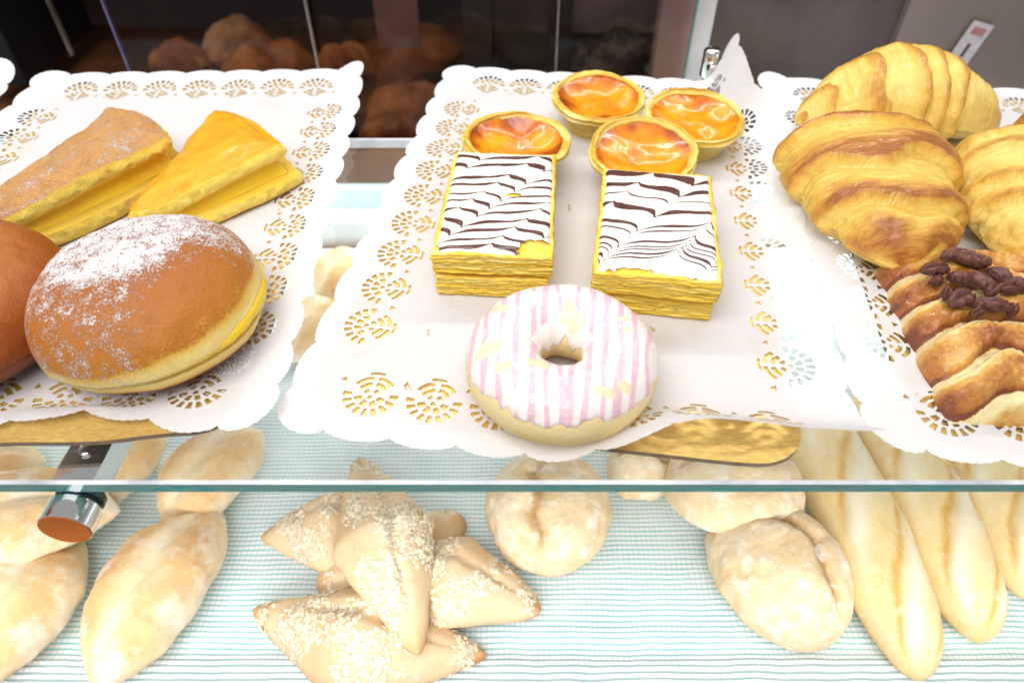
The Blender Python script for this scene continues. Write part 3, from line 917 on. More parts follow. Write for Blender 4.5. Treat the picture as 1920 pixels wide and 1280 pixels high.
# ------------------------------------------------------------------ folded sponge wedges
def wedge(A, B, Cc, label, mat, th, rise, seed, sugar, kskin, pw_=.8):
    """a square sponge folded over cream; fold runs A-B, corner Cc is the open side"""
    d = (B-A); L = Vector((d.x, d.y)).length
    ex = Vector((d.x, d.y, 0))/L
    ey = Vector((-ex.y, ex.x, 0))
    if ey.dot(Cc-A) < 0: ey = -ey
    qc = (Cc-A).dot(ex)/L; D = (Cc-A).dot(ey)
    root = tag(empty('cake_wedge', (A.x, A.y, TOP)), label, 'cake wedge', 'folded yellow cake wedges')
    r = .22+th/2
    def depth(q, low=False):
        t = q/qc if q < qc else (1-q)/(1-qc)
        d0 = D*max(0., min(1., t))**pw_+.25
        return d0*1.04+.55 if low else d0
    arc = pi*r
    nq, nsn = 90, 90
    def mid(q, s):
        """s in -1..1, negative = lower sheet; returns point of mid surface (y,z) and normal"""
        Dq = depth(q, s < 0)
        tot = Dq+arc/2
        l = abs(s)*tot
        sg = 1 if s >= 0 else -1
        if l < arc/2:
            a = l/r; y = -r*cos(a)+r; z = r+sg*r*sin(a)
            ny, nz_ = -cos(a), sg*sin(a)
        else:
            y = r+(l-arc/2); z = r+sg*r; ny, nz_ = 0., sg
            if sg > 0:
                z += rise*sst(0, D, y)*D*.55+.55*sin(pi*min(1, y/(Dq+.01)))**.8*min(1., Dq/3)
                ny = -rise*.6; nz_ = 1
        return y, z, ny, nz_
    def P(q, s, o):
        y, z, ny, nn = mid(q, s)
        ln_ = hypot(ny, nn)
        bulge = .16*fb(q*3+seed, s*3, seed)+.07*nz(q*12+seed, s*8)
        o2 = o+(bulge if o > 0 else 0)
        w = ex*(q*L+.12*nz(s*4, q*6+seed))+ey*(y+ny/ln_*o2+.12*nz(q*9, seed+s*2))
        zz = z+nn/ln_*o2+th/2
        # round the two ends of the fold down
        return Vector((w.x, w.y, max(.0, zz)))
    V = []; K = []; SG = []; F = []
    qs = [.012+.976*i/nq for i in range(nq+1)]
    for side in (1, -1):
        for i, q in enumerate(qs):
            for j in range(nsn+1):
                s = -1+2*j/nsn
                e = min(j, nsn-j, i*1.2, (nq-i)*1.2)
                V.append(P(q, s, side*th/2*(1-.42*exp(-e/2.6) if side > 0 else 1.)))
                if side > 0:
                    K.append(kskin-.10*sst(.25, 0., abs(s))+ (.30 if e < 1 else 0)); SG.append(sugar*(.55+.5*nz(q*4+seed, s*4)) if s > .05 else 0.)
                else:
                    K.append(.78); SG.append(0.)
    n1 = (nq+1)*(nsn+1)
    id_ = lambda sd, i, j: sd*n1+i*(nsn+1)+j
    for sd in (0, 1):
        for i in range(nq):
            for j in range(nsn): F.append((id_(sd, i, j), id_(sd, i+1, j), id_(sd, i+1, j+1), id_(sd, i, j+1)))
    # crumb edges with their own ring of vertices so the cut shows a sharp colour change
    loop = [(i, 0) for i in range(nq)]+[(nq, j) for j in range(nsn)]+[(i, nsn) for i in range(nq, 0, -1)]+[(0, j) for j in range(nsn, 0, -1)]
    rings = 5; base = len(V)
    for rg in range(rings+1):
        f = rg/rings
        for (i, j) in loop:
            p = V[id_(0, i, j)]*(1-f)+V[id_(1, i, j)]*f
            q0 = P(qs[i], -1+2*j/nsn, 0)
            out = .24*sin(pi*f)
            jit = 1.5*Vector((nz(p.x*2.2, p.y*2.2, p.z*3+seed), nz(p.x*2.2+9, p.y*2.2, p.z*3), .3*nz(p.x*4, p.y*4, p.z*4)))*.16*sin(pi*f)
            dirn = ey*.7 if j in (0, nsn) else (ex*(1 if i == nq else -1))
            V.append(p+dirn*out+jit); K.append(.74+.2*sin(pi*f)+.18*nz(p.x*1.5, p.y*1.5, f*4)); SG.append(0.)
    m = len(loop)
    for rg in range(rings):
        for a in range(m):
            b = (a+1) % m
            F.append((base+rg*m+a, base+rg*m+b, base+(rg+1)*m+b, base+(rg+1)*m+a))
    mobj('sponge', V, F, mat, root, attrs={'k': K, 's': SG})
    # cream between the sheets: hugs the upper sheet, then slopes down over the longer lower sheet
    V = []; F = []; K = []
    nq2, n_in, n_out = 70, 24, 10
    cols = n_in+n_out+2
    for i in range(nq2+1):
        q = .03+.94*i/nq2
        Du = depth(q); Dl = depth(q, True)
        for j in range(cols):
            if j < n_in:
                y = .3+(Du-.30)*j/(n_in-1)
            else:
                y = (Du-.0)+(Dl-.25+.12*nz(q*7, seed)-Du)*(j-n_in+1)/n_out if j < cols-1 else Dl-.25
            totu = Du+arc/2; totl = Dl+arc/2
            su = min(.985, max(.10, (y-r+arc/2)/totu)); sl = min(.985, max(.10, (y-r+arc/2)/totl))
            hi = P(q, su, -th/2).z; lo = P(q, -sl, -th/2).z
            if j < n_in: z = hi+.04
            elif j < cols-1:
                f = min(1., (j-n_in+1)/n_out)
                z = (hi-.05)*(1-f)**1.3+(lo+.10)*(1-(1-f)**1.3)+.06*nz(q*9+seed, f*3)
            else: z = lo-.05
            w = ex*(q*L)+ey*y
            V.append(Vector((w.x, w.y, z))); K.append(.5+.5*nz(q*5, y))
    for i in range(nq2):
        for j in range(cols-1):
            F.append((i*cols+j, i*cols+j+1, (i+1)*cols+j+1, (i+1)*cols+j))
    for i in (0, nq2):
        F.append(tuple(i*cols+j for j in range(cols)))
    mobj('cream_filling', V, F, M['yellow_cream'], root, attrs={'k': K})
    return root
A = at(398, 208, 2.6); B = at(240, 415, 2.0); Cc = at(512, 302, 2.2)
for p in (A, B, Cc): p.z = 0
wedge(A, B, Cc, 'glossy golden yellow cake wedge folded over cream, behind the sugared berliner', M['sponge_gold'], .92, .24, 2.7, 0., .42, .74)
A = at(205, 212, 2.6); B = at(-95, 455, 2.0); Cc = at(302, 290, 2.2)
for p in (A, B, Cc): p.z = 0
wedge(A, B, Cc, 'sugar dusted tan cake wedge folded over cream, left of the golden wedge', M['sponge'], 1.05, .23, 8.2, .56, .18, .58)

# ------------------------------------------------------------------ croissants
def croissant(a, b, W, H, label, mat, nb, prof, hprof, skew, seed, bendk=0., flip=1, k0=.0, step=.22):
    c, rot, L = axis(a, b)
    def ph(t, a_):
        return (t*.5+.5)*nb+.60*nz(t*1.7+seed, 7.)+skew*cos(a_)*flip+.45*nz(cos(a_)*1.2+seed, t*1.5)+.30*(cos(a_)**2)+.06*nz(a_*3+seed, t*4)+.015*nz(a_*13, t*9+seed)
    def disp(t, a_):
        f = ph(t, a_) % 1.
        edge = sst(-.1, .75, f)*(1-sst(.92, 1., f))
        return step*(edge-.5)*H/5+.07*nz(t*9+seed, a_*5)+.09*nz(t*26+seed, a_*1.6, f*2)
    def kf(t, a_):
        f = ph(t, a_) % 1.
        kk = .06+.74*sst(.2, .88, f)**1.5*(1-sst(.90, .97, f))
        top = sst(-.5, .8, sin(a_))
        return k0+kk*(.30+.70*top)+.12*nz(t*3+seed, a_*2.)
    bend = (lambda p: Vector((p.x, p.y+bendk*p.x*p.x, p.z))) if bendk else None
    V, F, at_ = loaf(L, W, H, prof, hprof, disp, kf, 150, 110, .36, .16, .45, seed, .85, bend)
    o = mobj('croissant', V, F, mat, None, (c.x, c.y, TOP+.15), (0, 0, rot), at_)
    return tag(o, label, 'croissant', 'croissants on the right tray')
fat = lambda t: max(.03, (1-abs(t)**3.2)**(1/2.2)*(.80-.30*t) if t > -1 else .03)
a = at(1582, 268, 2.6); b = at(1706, 500, 1.9)
croissant(a, b, 11.9, 5.7, 'broad golden croissant with browned ridges in front of the other croissant', M['croissant'], 3.6,
          lambda t: max(.03, (1-abs(t)**3.)**(1/2.0)*(.82-.26*t)), lambda t: max(.03, (1-abs(t)**3.)**(1/2.2)*(.86-.22*t)), .0, 3.1, 0., 1, .22, .70)
a = at(1488, 212, 2.0); b = at(1866, 218, 2.0)
croissant(a, b, 7.6, 6.1, 'pale golden croissant lying crosswise at the very back of the right tray', M['croissant_pale'], 6.5,
          lambda t: max(.03, .35*(1-abs(t)**6)**.5+.65*cos(pi/2*t)**1.1), lambda t: max(.03, .22*(1-abs(t)**6)**.5+.78*cos(pi/2*t)**1.0), .35, 7.7, -.012, 1, .20, .62)
a = at(1885, 275, 2.6); b = at(1985, 520, 2.0)
croissant(a, b, 8.4, 5.0, 'pale yellow croissant cut off at the right border above the pecan plait', M['croissant_pale'], 5.,
          lambda t: max(.03, (1-abs(t)**3.)**(1/2.1)*(.92-.12*t)), lambda t: max(.03, (1-abs(t)**3.)**(1/2.2)*(.94-.1*t)), .1, 12.4, 0., 1, .14, .62)

# ------------------------------------------------------------------ pecan plait
pa = at(1652, 492, 1.); pb = at(1792, 775, 1.)
pd = Vector((pb.x-pa.x, pb.y-pa.y, 0)); PL = pd.length; pd.normalize(); pr = Vector((-pd.y, pd.x, 0))   # along / to the right
plait = tag(empty('pecan_plait', (pa.x, pa.y, TOP)), 'glazed brown pecan plait with dark nuts on top, in front of the croissants', 'pastry')
if pr.x < 0: pr = -pr
def pw(u, v, z): return pd*u+pr*v+Vector((0, 0, z))
PWID, PER = 11.5, 2.35
def plait_pt(u, v):
    """one strip of the braid: u towards the camera, v to the right, laminated bands arched across"""
    vv = (v-PWID/2)/(PWID/2)
    ar = 1.15*sst(0, 1, v/3.2)-.055*max(0., v-3.)**2*.9
    if v > 6.6: ar -= .9*(v-6.6)
    w = (u+ar+.35*nz(v*.5, u*.35, 3.)+.10*nz(v*2., u*1.5, 8.))/PER
    n = floor(w); f = w-n
    edge = max(0., 1-abs(vv)**5)**.5
    ends = sst(-.15, .9, u)*sst(PL+.2, PL-.9, u)
    band = sst(.0, .30, f)*.55+.45*sin(pi*min(1., max(0., f*1.05)))
    band *= 1-sst(.86, 1.0, f)*.95
    z = edge*(ends**.5)*(1.45+.78*band+.35*nz(v*.35+n*3.1, u*.3, 4.)+.18*fb(v*.9, u*.9, 2.)+.07*nz(v*3, u*3, 6.)+.05*sin(f*31+2*nz(v*.6, n*3.))*sst(.7, .2, f))
    z += edge*.07*nz(f*22, v*.5, n)*(1-sst(.25, .5, f))+.05*edge*nz(v*1.2, f*9., n*2.)
    out = .20*sin(pi*f)*(1 if v < PWID/2 else -1)*sst(.75, 1., abs(vv))
    k = .27+.42*sst(.28, .62, f)-.75*sst(.34, .16, f)*sst(.25, .6, nz(v*.4, n*2.7)*.5+.75)+.34*nz(v*.45+n*1.7, u*.5, 1.)
    k += .35*sst(.88, .97, f)+.25*sst(.8, 1., abs(vv))
    return pw(u, v-out-.2, max(0., z)), k
V = []; K = []; F = []
nu, nv = 300, 200
for i in range(nu+1):
    for j in range(nv+1):
        p, k = plait_pt(-.15+(PL+.35)*i/nu, PWID*j/nv)
        V.append(p); K.append(k)
for i in range(nu):
    for j in range(nv): F.append((i*(nv+1)+j, i*(nv+1)+j+1, (i+1)*(nv+1)+j+1, (i+1)*(nv+1)+j))
mobj('braided_dough', V, F, M['plait'], plait, (0, 0, .05), (0, 0, 0), {'k': K})
for n_, (px, py, z, ln_, wd, ang_) in enumerate(((1757, 497, 3.35, 2.1, 1.0, .15), (1800, 473, 3.3, 2.1, 1.0, -.1), (1826, 478, 3.5, 1.9, 1.0, -.7), (1846, 487, 3.4, 1.5, .9, .5),
        (1800, 516, 3.3, 1.3, .8, -.9), (1842, 522, 3.4, 2.2, 1.0, -1.0), (1808, 552, 3.3, 1.9, 1.3, .4), (1864, 565, 3.3, 2.3, .95, -.3), (1878, 510, 3.4, 1.8, 1.0, -.9), (1893, 532, 3.4, 1.6, .9, .1), (1862, 535, 3.7, 1.2, .8, .8), (1915, 527, 3.5, 1.6, .9, -.6), (1778, 545, 3.1, .8, .5, 1.0), (1760, 520, 3.0, .8, .55, -.4), (1905, 575, 3.1, 1.0, .6, .9), (1835, 580, 3.0, .8, .55, .3))):
    c = at(px, py, z)
    def gr(t, a_): return -.30*exp(-((a_-pi/2)/.20)**2)+.035*sin(t*9+n_)*abs(cos(a_))+.06*nz(t*4+n_*3, a_*2)
    V, F, at_ = loaf(ln_*.82, wd*.84, .75, rounded(2.0), None, gr, lambda t, a_: .35+.35*sin(a_)+.3*nz(t*3+n_, a_), 32, 32, .4, .05, 1.2, n_*2.)
    mobj('pecan', V, F, M['pecan'], plait, (c.x-pa.x, c.y-pa.y, z-TOP-.55), (rnd.uniform(-.25, .25), rnd.uniform(-.25, .25), ang_), at_)
# a second nut pastry whose tip shows at the right border
a = at(1902, 240, 4.2); b = at(2050, 262, 4.2)
c, rot, L = axis(a, b)
V, F, at_ = loaf(L, 4.2, 2.6, rounded(2.5), None, lambda t, a_: .08*sin(a_*7+t*6), lambda t, a_: .50+.3*sin(a_)+.3*nz(t*3, a_), 50, 44, .4, .12, .6, 31.)
tag(mobj('nut_pastry', V, F, M['plait'], None, (c.x, c.y, 3.1), (0, 0, rot), at_), 'small browned pastry tip on the pale croissant at the right border', 'pastry')

# ------------------------------------------------------------------ loose sugar and crumbs on the paper
def grains(name, spots, m, label, cat, size, z=.46):
    V = []; F = []
    for px, py, sx, sy, n in spots:
        for _ in range(n):
            p = at(px+rnd.gauss(0, sx), py+rnd.gauss(0, sy), z)
            s = size*rnd.uniform(.5, 1.3); a = rnd.uniform(0, pi)
            b = len(V)
            for dx, dy, dz in ((1, 0, 0), (0, 1, 0), (-1, 0, 0), (0, -1, 0), (0, 0, 1), (0, 0, -1)):
                V.append((p.x+s*(dx*cos(a)-dy*sin(a)), p.y+s*(dx*sin(a)+dy*cos(a)), z+s*dz*.8+s*.5))
            for q in ((0, 1, 4), (1, 2, 4), (2, 3, 4), (3, 0, 4), (1, 0, 5), (2, 1, 5), (3, 2, 5), (0, 3, 5)): F.append(tuple(b+k for k in q))
    return tag(mobj(name, V, F, m, smooth=False), label, cat, kind='stuff')
grains('sugar_grains', [(450, 700, 30, 22, 420), (350, 735, 60, 10, 220), (260, 735, 50, 8, 90), (480, 660, 16, 20, 120)], M['sugar'],
       'loose white sugar grains scattered on the paper round the berliner', 'sugar', .05, .50)
grains('pastry_crumbs', [(523, 400, 2, 5, 3), (765, 728, 4, 2, 3), (804, 622, 2, 2, 2), (1068, 392, 2, 3, 3), (1215, 617, 6, 4, 5), (1000, 575, 8, 3, 5), (1740, 745, 14, 6, 7), (1720, 740, 3, 3, 3), (1240, 765, 30, 14, 5)], M['crumb'],
       'small yellow pastry crumbs lying on the lace paper', 'crumbs', .08, .46)

# ------------------------------------------------------------------ loaves on the lower deck
def crease_disp(depth, wd, off=0.):
    return lambda t, a: (-depth*exp(-((a-pi/2-off-.10*nz(t*3., depth*9+off*5))/wd)**2)+.16*exp(-((a-pi/2-off-.30)/.22)**2))*sst(1., .55, abs(t))+.05*nz(t*8, a*4, off+depth)
def bread(name, label, cat, grp, pa_, pb_, W, H, mat, prof, z=DECK+.15, disp=None, kf=None, seed=0., nt=80, na=64, amp=.15, nsc=.35, roll=0., pitch=0., flat=.38, bend=None, ypow=.85):
    a = at(*pa_, z+H*.45); b = at(*pb_, z+H*.45)
    c, rot, L = axis(a, b)
    V, F, at_ = loaf(L, W, H, prof, None, disp, kf, nt, na, flat, amp, nsc, seed, ypow, bend)
    o = mobj(name, V, F, mat, None, (c.x, c.y, z), (roll, pitch, rot), at_)
    return tag(o, label, cat, grp)
ZB = DECK+.35
def kroll(seed):
    return lambda t, a: .22+.42*sst(-.2, .9, sin(a))*(1-.7*exp(-((a-pi/2)/.20)**2))*sst(1.05, .6, abs(t))+.18*nz(t*2+seed, a*1.2)
G1 = 'pale pointed bread rolls on the striped cloth'
def roll(label, pa_, pb_, W, H, seed, z=ZB, off=0.):
    pf = lambda t: max(.02, .10*(1-abs(t)**10)**.5+.90*max(0., cos(pi/2*abs(t)**1.25))**.95)
    return bread('bread_roll', label, 'bread roll', G1, pa_, pb_, W, H, M['roll'], pf, z, crease_disp(.48, .10, off), kroll(seed), seed, 90, 72, .22, .3, bend=lambda p: Vector((p.x, p.y+.010*p.x*p.x-.2, p.z)))
roll('whole pale bread roll with both pointed ends in view, front left on the cloth', (400, 940), (160, 1283), 7.9, 4.4, 1.1)
roll('pale bread roll passing under the glass edge behind the whole front roll', (480, 790), (300, 990), 7.0, 4.4, 4.4)
roll('pale bread roll lying on another roll just below the chrome bracket', (215, 935), (-190, 1015), 7.8, 4.6, 7.2, ZB+2.2)
roll('pale bread roll in the lower left corner, half covered by a roll', (140, 1000), (-90, 1290), 8.0, 4.6, 10.3)
roll('pale bread roll seen through the shelf behind the bracket arm', (305, 800), (90, 965), 6.6, 4.4, 13.9, ZB+.4)
roll('pale bread roll at the left border just behind the bracket', (75, 850), (-130, 915), 6.4, 4.2, 17.2)
roll('pale bread roll seen in the gap between two trays, the nearer one', (640, 560), (540, 665), 6.6, 4.4, 21.5)
roll('pale bread roll seen in the gap between two trays, the farther one', (700, 488), (590, 545), 7.0, 4.6, 25.5)

G2 = 'seeded pointed rolls piled in the middle of the cloth'
seedmesh = {}
def seeded(label, pa_, pb_, W, H, seed, z, roll_=0., pitch=0., n=420, tipw=.12, bk=0., kadd=0.):
    pf = lambda t: max(.03, tipw*(1-abs(t)**12)**.5+(1-tipw)*max(0, 1-abs(t)**1.12)**1.05)
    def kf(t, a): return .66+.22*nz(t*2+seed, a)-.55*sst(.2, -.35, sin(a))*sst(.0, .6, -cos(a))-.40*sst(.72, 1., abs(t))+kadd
    bd = (lambda p: Vector((p.x, p.y+bk*p.x*p.x, p.z))) if bk else None
    dsp = lambda t, a: -.35*exp(-((a-1.25-.25*t)/.13)**2)*sst(.8, .3, abs(t-.1))
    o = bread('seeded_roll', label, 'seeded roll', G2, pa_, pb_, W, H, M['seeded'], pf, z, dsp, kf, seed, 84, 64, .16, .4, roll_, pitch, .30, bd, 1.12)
    me = o.data
    r2 = random.Random(int(seed*10))
    V = []; F = []
    cand = [p for p in me.polygons if p.normal.z > .12 and len(p.vertices) == 4]
    tot = [p.area for p in cand]
    for p in r2.choices(cand, tot, k=n*5):
        c = p.center*100
        if nz(c.x*.35+seed, c.y*.55, c.z*.3)+.25*p.normal.z+.30*r2.random() < .26: continue
        if abs(c.x) > .46*max(abs(v.co.x*100) for v in (me.vertices[0], me.vertices[-1]))*2: continue
        u = p.normal.orthogonal().normalized(); v = p.normal.cross(u)
        th = r2.uniform(0, 2*pi); u, v = u*cos(th)+v*sin(th), v*cos(th)-u*sin(th)
        la, lb, h = r2.uniform(.10, .30), r2.uniform(.08, .17), r2.uniform(.05, .13)
        tl = r2.uniform(-.25, .25)
        c = c+Vector((r2.uniform(-.1, .1), r2.uniform(-.1, .1), 0))
        b = len(V)
        for k in range(6):
            q = k*pi/3
            V.append(c+u*la*cos(q)+v*lb*sin(q)+p.normal*(.02+tl*la*cos(q)))
        V.append(c+p.normal*h)
        for k in range(6): F.append((b+k, b+(k+1) % 6, b+6))
    tag(mobj('seed_coating', V, F, M['seed'], o, smooth=True), kind='stuff')
    return o
seeded('seeded roll at the far left of the pile, its browned tip pointing left', (482, 992), (770, 985), 7.0, 4.0, 3.2, ZB, n=330)
seeded('seeded roll at the bottom of the pile, its point towards the lower left', (455, 1150), (905, 1240), 8.0, 4.4, 6.1, ZB, n=480, bk=.012, kadd=-.06)
seeded('seeded roll sticking out of the pile to the right', (700, 1040), (1015, 1130), 6.9, 4.0, 9.3, ZB+.5, n=380, tipw=.22)
seeded('seeded roll mostly hidden at the bottom of the pile, a short end showing each side', (590, 1092), (872, 965), 5.4, 3.2, 12.2, ZB, n=180, tipw=.4)
seeded('seeded roll lying lengthwise on top of the pile', (668, 842), (782, 1212), 7.4, 4.2, 15.4, ZB+2.7, n=460, tipw=.16)

G3 = 'floury crusty rolls on the striped cloth'
def kcr(seed, a0):
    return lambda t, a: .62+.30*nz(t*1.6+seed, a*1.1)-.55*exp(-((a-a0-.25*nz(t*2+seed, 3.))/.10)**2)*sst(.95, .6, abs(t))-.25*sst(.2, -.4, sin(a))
def dcr(seed, a0):
    return lambda t, a: -.55*exp(-((a-a0-.25*nz(t*2+seed, 3.))/.12)**2)*sst(.95, .6, abs(t))+.30*exp(-((a-a0-.30-.25*nz(t*2+seed, 3.))/.22)**2)*sst(.95, .5, abs(t))+.10*nz(t*5+seed, a*3)
def crusty(label, pa_, pb_, W, H, seed, z=ZB, a0=1.4):
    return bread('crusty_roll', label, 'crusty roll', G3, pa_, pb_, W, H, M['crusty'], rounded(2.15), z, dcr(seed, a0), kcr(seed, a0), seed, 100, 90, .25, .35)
crusty('round crusty roll standing alone right of the seeded pile', (1022, 850), (1036, 1062), 9.6, 5.6, 2.6, ZB, 1.75)
crusty('large floury crusty roll beside the baguettes', (1375, 945), (1560, 1200), 9.4, 5.4, 5.5, ZB, 1.25)
crusty('crusty roll lying on the large floury roll below the gold board', (1250, 905), (1510, 905), 8.4, 5.0, 8.8, ZB+1.8, 1.3)
crusty('crusty roll half hidden below the gold board, between two others', (1140, 862), (1265, 880), 6.4, 4.4, 11.2, ZB, 1.6)

G4 = 'baguettes lying side by side'
def baguette(label, pa_, pb_, W, H, seed, z=ZB, off=0.):
    pf = lambda t: max(.03, (1-abs(t)**5.)**.5*(.92+.08*cos(t*3)))
    def sl(t, a):
        q = (t*.5+.5)*2.7+seed
        q += (a-pi/2)*-.75+.08*nz(t*6+seed, a*2)
        f = (q % 1.)-.5
        return f
    def disp(t, a):
        f = sl(t, a); g = sst(1.0, .5, abs(a-pi/2))*sst(1., .85, abs(t))
        return (-.22*exp(-((f+.22)/.09)**2)+.16*exp(-(f/.22)**2))*g
    def kf(t, a):
        f = sl(t, a); g = sst(1.1, .5, abs(a-pi/2))*sst(1., .85, abs(t))
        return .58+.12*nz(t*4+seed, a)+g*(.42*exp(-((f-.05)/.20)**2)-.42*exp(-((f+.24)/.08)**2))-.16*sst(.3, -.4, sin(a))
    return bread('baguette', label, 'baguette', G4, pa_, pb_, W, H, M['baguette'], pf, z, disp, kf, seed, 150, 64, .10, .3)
baguette('baguette reaching farthest to the front, beside the large floury roll', (1490, 720), (1742, 1262), 6.4, 5.2, 0.25)
baguette('baguette second from the floury roll, its round end well behind the first one', (1625, 730), (1858, 1190), 6.4, 5.2, 1.6)
baguette('baguette third from the floury roll, its end near the right border', (1748, 740), (1955, 1110), 6.2, 5.2, 2.45)
baguette('baguette leaving the photo at the right border, outermost of the row', (1850, 730), (2080, 1060), 6.2, 5.2, 3.7)
baguette('baguette lying on top of the row under the pecan tray', (1575, 690), (1790, 905), 5.8, 5.0, 5.1, ZB+3.6) if False else None

# ------------------------------------------------------------------ behind the case
YD = 73.0
M['wood_dark'] = plain('dark_red_wood', (.045, .010, .006), .6, nscale=.12, namt=.3)  # the dimness behind the case is put into this wood colour
M['wood'] = plain('warm_wood', (.16, .06, .022), .5, nscale=.2, namt=.25)
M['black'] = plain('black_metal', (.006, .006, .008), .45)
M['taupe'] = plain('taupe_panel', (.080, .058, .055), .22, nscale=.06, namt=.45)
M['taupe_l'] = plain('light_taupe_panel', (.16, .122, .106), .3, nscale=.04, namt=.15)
M['reflected_loaf'] = food('loaf_reflection', [(0, (.07, .018, .004)), (.4, (.22, .065, .010)), (.7, (.42, .19, .045)), (1, (.58, .42, .22))], .3, .45, 2., .1, .7)  # dark tones give the dimness of bread mirrored in the rear glass
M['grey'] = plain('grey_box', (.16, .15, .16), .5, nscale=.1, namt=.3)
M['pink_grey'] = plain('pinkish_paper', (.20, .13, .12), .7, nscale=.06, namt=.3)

tag(mobj('back_wall', *box(-170, 170, 170, 174, ROOM, 130), M['wood_dark'], smooth=False), kind='structure')
cab = tag(empty('added_rack', (-35, 112, ROOM)), 'added dark wooden bread rack dimly seen behind the case', 'rack')  # rack added to carry the loaves that imitate glass reflections
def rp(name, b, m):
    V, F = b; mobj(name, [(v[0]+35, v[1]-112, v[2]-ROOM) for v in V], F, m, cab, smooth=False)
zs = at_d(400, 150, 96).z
rp('added_back_board', box(-120, -6, 118, 120, ROOM, 60), M['wood_dark'])
rp('added_rack_shelf', box(-120, -6, 86, 117.9, zs-2, zs-.2), M['wood'])
rp('added_rack_shelf', box(-120, -6, 90, 117.9, zs+20, zs+22), M['wood'])
rp('added_rack_shelf', box(-120, -6, 80, 117.9, zs-22, zs-20), M['wood'])
def dim(label, px, py, wpx, hh, y, seed, k, roty=0.):  # solid loaf in place of bread reflected by the rear glass
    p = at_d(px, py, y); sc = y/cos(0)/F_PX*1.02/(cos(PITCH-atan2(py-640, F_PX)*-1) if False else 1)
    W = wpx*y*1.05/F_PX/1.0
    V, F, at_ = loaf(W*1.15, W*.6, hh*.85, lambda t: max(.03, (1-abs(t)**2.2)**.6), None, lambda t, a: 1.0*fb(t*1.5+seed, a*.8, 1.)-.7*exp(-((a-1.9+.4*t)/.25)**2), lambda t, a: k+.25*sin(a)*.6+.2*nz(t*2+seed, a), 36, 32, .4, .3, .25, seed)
    o = mobj('loaf_reflection', V, F, M['reflected_loaf'], None, (p.x, y, p.z-hh*.5), (0, roty, seed % .5), at_)
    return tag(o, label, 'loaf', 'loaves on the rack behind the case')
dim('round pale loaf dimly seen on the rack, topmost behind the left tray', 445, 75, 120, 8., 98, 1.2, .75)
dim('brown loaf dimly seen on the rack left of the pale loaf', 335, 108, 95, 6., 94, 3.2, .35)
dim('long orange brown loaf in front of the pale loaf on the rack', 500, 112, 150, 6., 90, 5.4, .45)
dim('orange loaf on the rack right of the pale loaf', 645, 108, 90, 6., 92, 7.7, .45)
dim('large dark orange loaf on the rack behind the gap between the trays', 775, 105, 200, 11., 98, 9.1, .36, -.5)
dim('reddish loaf standing in for a reflection in the tray gap, upper of two', 765, 190, 150, 7.5, 88, 11.3, .50)
dim('dark loaf standing in for a reflection in the tray gap, lower of two', 740, 240, 130, 6., 84, 13.8, .36)

def pan(name, label, cat, p0, p1, y, m, th=2.):
    a = at_d(*p0, y); b = at_d(*p1, y)
    x0, x1 = sorted((a.x, b.x)); z0, z1 = sorted((a.z, b.z))
    return tag(mobj(name, *boxgrid2(x0, x1, y, y+th, z0, z1), m, smooth=False), label, cat)
def boxgrid2(x0, x1, y0, y1, z0, z1): return box(x0, x1, y0, y1, z0, z1)
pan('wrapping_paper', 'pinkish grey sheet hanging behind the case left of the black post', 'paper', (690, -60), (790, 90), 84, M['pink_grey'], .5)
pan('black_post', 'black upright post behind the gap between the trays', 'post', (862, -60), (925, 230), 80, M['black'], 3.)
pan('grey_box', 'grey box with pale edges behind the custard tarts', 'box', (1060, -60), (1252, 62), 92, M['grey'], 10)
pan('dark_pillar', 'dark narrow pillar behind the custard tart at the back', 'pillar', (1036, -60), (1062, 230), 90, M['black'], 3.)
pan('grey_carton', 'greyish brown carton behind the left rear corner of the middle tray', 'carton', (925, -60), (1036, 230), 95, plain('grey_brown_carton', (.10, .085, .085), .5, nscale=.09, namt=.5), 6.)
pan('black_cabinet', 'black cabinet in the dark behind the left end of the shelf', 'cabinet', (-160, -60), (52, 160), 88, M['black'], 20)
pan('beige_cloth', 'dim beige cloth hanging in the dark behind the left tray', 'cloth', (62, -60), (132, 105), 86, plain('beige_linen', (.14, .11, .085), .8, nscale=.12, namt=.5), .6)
# crumpled black bag
p = at_d(1160, 110, 84)
V, F, at_ = loaf(13, 8, 9.5, rounded(2.3), None, lambda t, a: .9*fb(t*2, a*1.2, 3.), None, 60, 50, .4, .8, .3, 5.)
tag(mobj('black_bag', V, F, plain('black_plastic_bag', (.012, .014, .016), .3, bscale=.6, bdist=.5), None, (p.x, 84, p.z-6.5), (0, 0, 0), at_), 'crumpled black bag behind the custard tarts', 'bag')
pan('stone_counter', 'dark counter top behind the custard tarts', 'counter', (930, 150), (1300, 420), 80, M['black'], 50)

# rear sliding doors
def door(name, label, px0, px1, y, m, edge_l, edge_r):
    a = at_d(px0, 100, y); b = at_d(px1, 100, y)
    root = tag(empty(name, ((a.x+b.x)/2, y, -17.8)), label, 'sliding door')
    w = (b.x-a.x)/2; h = 62
    mobj('pane', [(-w, 0, 0), (w, 0, 0), (w, 0, h), (-w, 0, h)], [(0, 1, 2, 3)], m, root, smooth=False)
    if edge_l: mobj('pane_edge', *box(-w-.15, -w, -.2, .4, 0, h), edge_l, root, smooth=False)
    if edge_r: mobj('pane_edge', *box(w, w+.15, -.2, .4, 0, h), edge_r, root, smooth=False)
    return root
M['streak'] = plain('polished_glass_rim', (.22, .19, .19), .2)
M['streak_b'] = plain('bluish_glass_rim', (.12, .11, .24), .2)
door('sliding_door', 'smoked glass sliding door at the back of the case behind the left tray', 232, 590, 73.2, M['door_glass'], M['streak_b'], M['streak'])
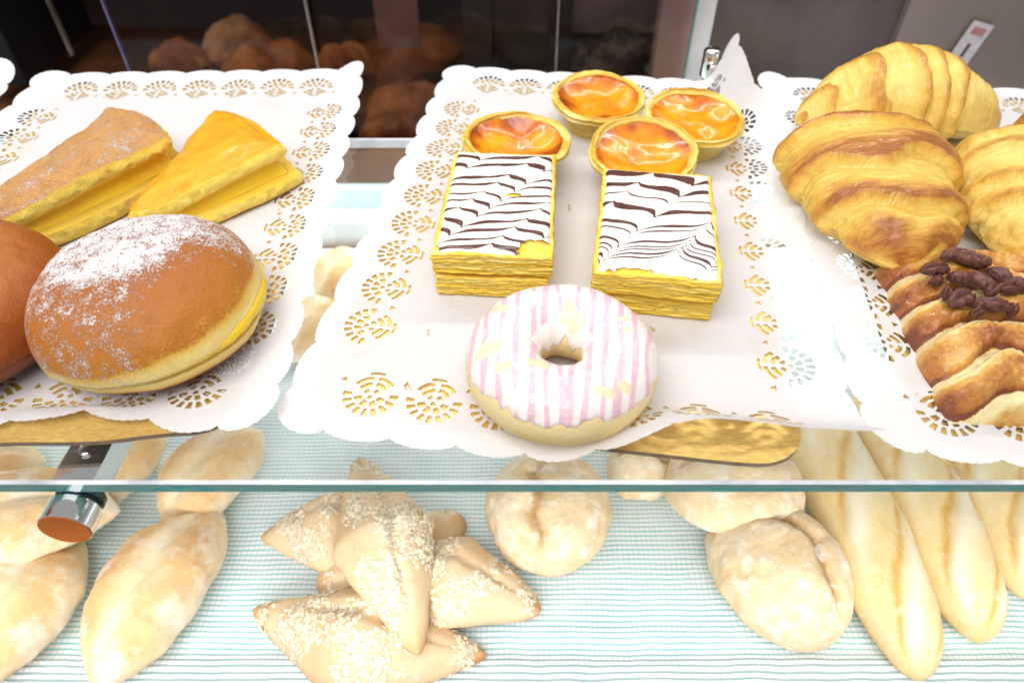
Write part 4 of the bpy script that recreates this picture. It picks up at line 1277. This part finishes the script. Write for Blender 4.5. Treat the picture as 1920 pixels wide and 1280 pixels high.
door('sliding_door', 'smoked glass sliding door at the back of the case behind the middle tray', 594, 1042, 74.2, M['door_glass'], None, M['streak'])
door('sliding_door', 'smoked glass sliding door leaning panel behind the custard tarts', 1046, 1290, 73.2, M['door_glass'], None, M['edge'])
pan('white_frame', 'white upright frame with a green glass edge right of the tarts', 'frame', (1252, -60), (1296, 250), 75, plain('white_frame_paint', (.55, .52, .53), .4, nscale=.1), 2.)
pp = pan('taupe_panel', 'taupe back panel of the case behind the croissants', 'panel', (1312, -80), (1745, 420), 76, M['taupe'], 2.)
pan('light_panel', 'lighter taupe side panel behind the croissants with a paper label on it', 'panel', (1740, -80), (2150, 420), 75, M['taupe_l'], 2.)
pa_ = at_d(1818, 85, 74.5)
lab = tag(empty('paper_label', (pa_.x, 74.6, pa_.z), (0, radians(14), 0)), 'blurred white paper label with a red patch on the taupe panel', 'label')
mobj('label_sheet', *box(-1.25, 1.25, 0, .06, -2.3, 2.3), plain('label_paper', (.42, .38, .40), .6), lab, smooth=False)
mobj('label_print', *box(-.75, .75, -.03, -.005, 1.0, 1.8), plain('red_print', (.30, .12, .12), .6), lab, smooth=False)
mobj('label_print', *box(-.2, .2, -.03, -.005, -1.3, .1), plain('black_print', (.03, .03, .03), .6), lab, smooth=False)
# chrome clips at the back of the shelf
for px, py, lb in ((1333, 142, 'chrome shelf clip behind the rightmost custard tart'), (1378, 152, 'chrome shelf clip hidden by the folded corner of the doily')):
    q = at(px, py, .6)
    tag(mobj('chrome_clip', *join(tube((0, 0, 0), (0, 0, 2.6), .75, 32, bevel=.2), tube((0, -1.5, 1.2), (0, .2, 1.2), .45, 24, bevel=.1)), M['chrome'], None, (q.x, q.y+1.0, 0.), (0, 0, 0)), lb, 'clip', 'chrome clips at the rear of the shelf')

# ------------------------------------------------------------------ camera, light
cam = bpy.data.cameras.new('camera'); co = bpy.data.objects.new('camera', cam); C.objects.link(co)
co.location = (0, 0, CAM_H*S); co.rotation_euler = (pi/2-PITCH, 0, 0)
cam.sensor_width = 36; cam.lens = 36*F_PX/1920; cam.clip_start = .01; cam.clip_end = 50
cam.dof.use_dof = True; cam.dof.focus_distance = .385; cam.dof.aperture_fstop = 6.6
bpy.context.scene.camera = co

def area(name, loc, target, sx, sy, power, col):
    l = bpy.data.lights.new(name, 'AREA'); l.shape = 'RECTANGLE'; l.size = sx*S; l.size_y = sy*S; l.energy = power; l.color = col
    o = bpy.data.objects.new(name, l); C.objects.link(o)
    o.location = Vector(loc)*S
    o.rotation_euler = (Vector(target)-Vector(loc)).to_track_quat('-Z', 'Y').to_euler()
    return o
area('ceiling_light', (-30, -25, 120), (0, 35, 0), 130, 90, 20, (1., .985, .985))
area('case_strip_light', (0, 72, 56), (0, 34, 0), 150, 3, 4.0, (1., .98, .96))
area('added_rear_shelf_light', (0, 63, -2), (0, 56, -23), 150, 3, 2.6, (.98, 1., 1.))  # unseen fill added to brighten the deck beneath the trays
under = area('under_shelf_light', (0, 2, -7), (0, 50, -23), 150, 5, 1.2, (.98, 1., 1.))

under.data.spread = radians(95)
w = bpy.data.worlds.new('World'); bpy.context.scene.world = w; w.use_nodes = True
bg = w.node_tree.nodes['Background']; bg.inputs[0].default_value = (1., .99, .985, 1); bg.inputs[1].default_value = .42

sc = bpy.context.scene
sc.view_settings.view_transform = 'Standard'; sc.view_settings.look = 'None'
sc.view_settings.exposure = 0; sc.view_settings.gamma = 1; sc.view_settings.use_curve_mapping = False
sc.render.engine = 'CYCLES'
sc.cycles.max_bounces = 10; sc.cycles.transparent_max_bounces = 16; sc.cycles.diffuse_bounces = 4
sc.cycles.caustics_reflective = False; sc.cycles.caustics_refractive = False
sc.cycles.use_denoising = True
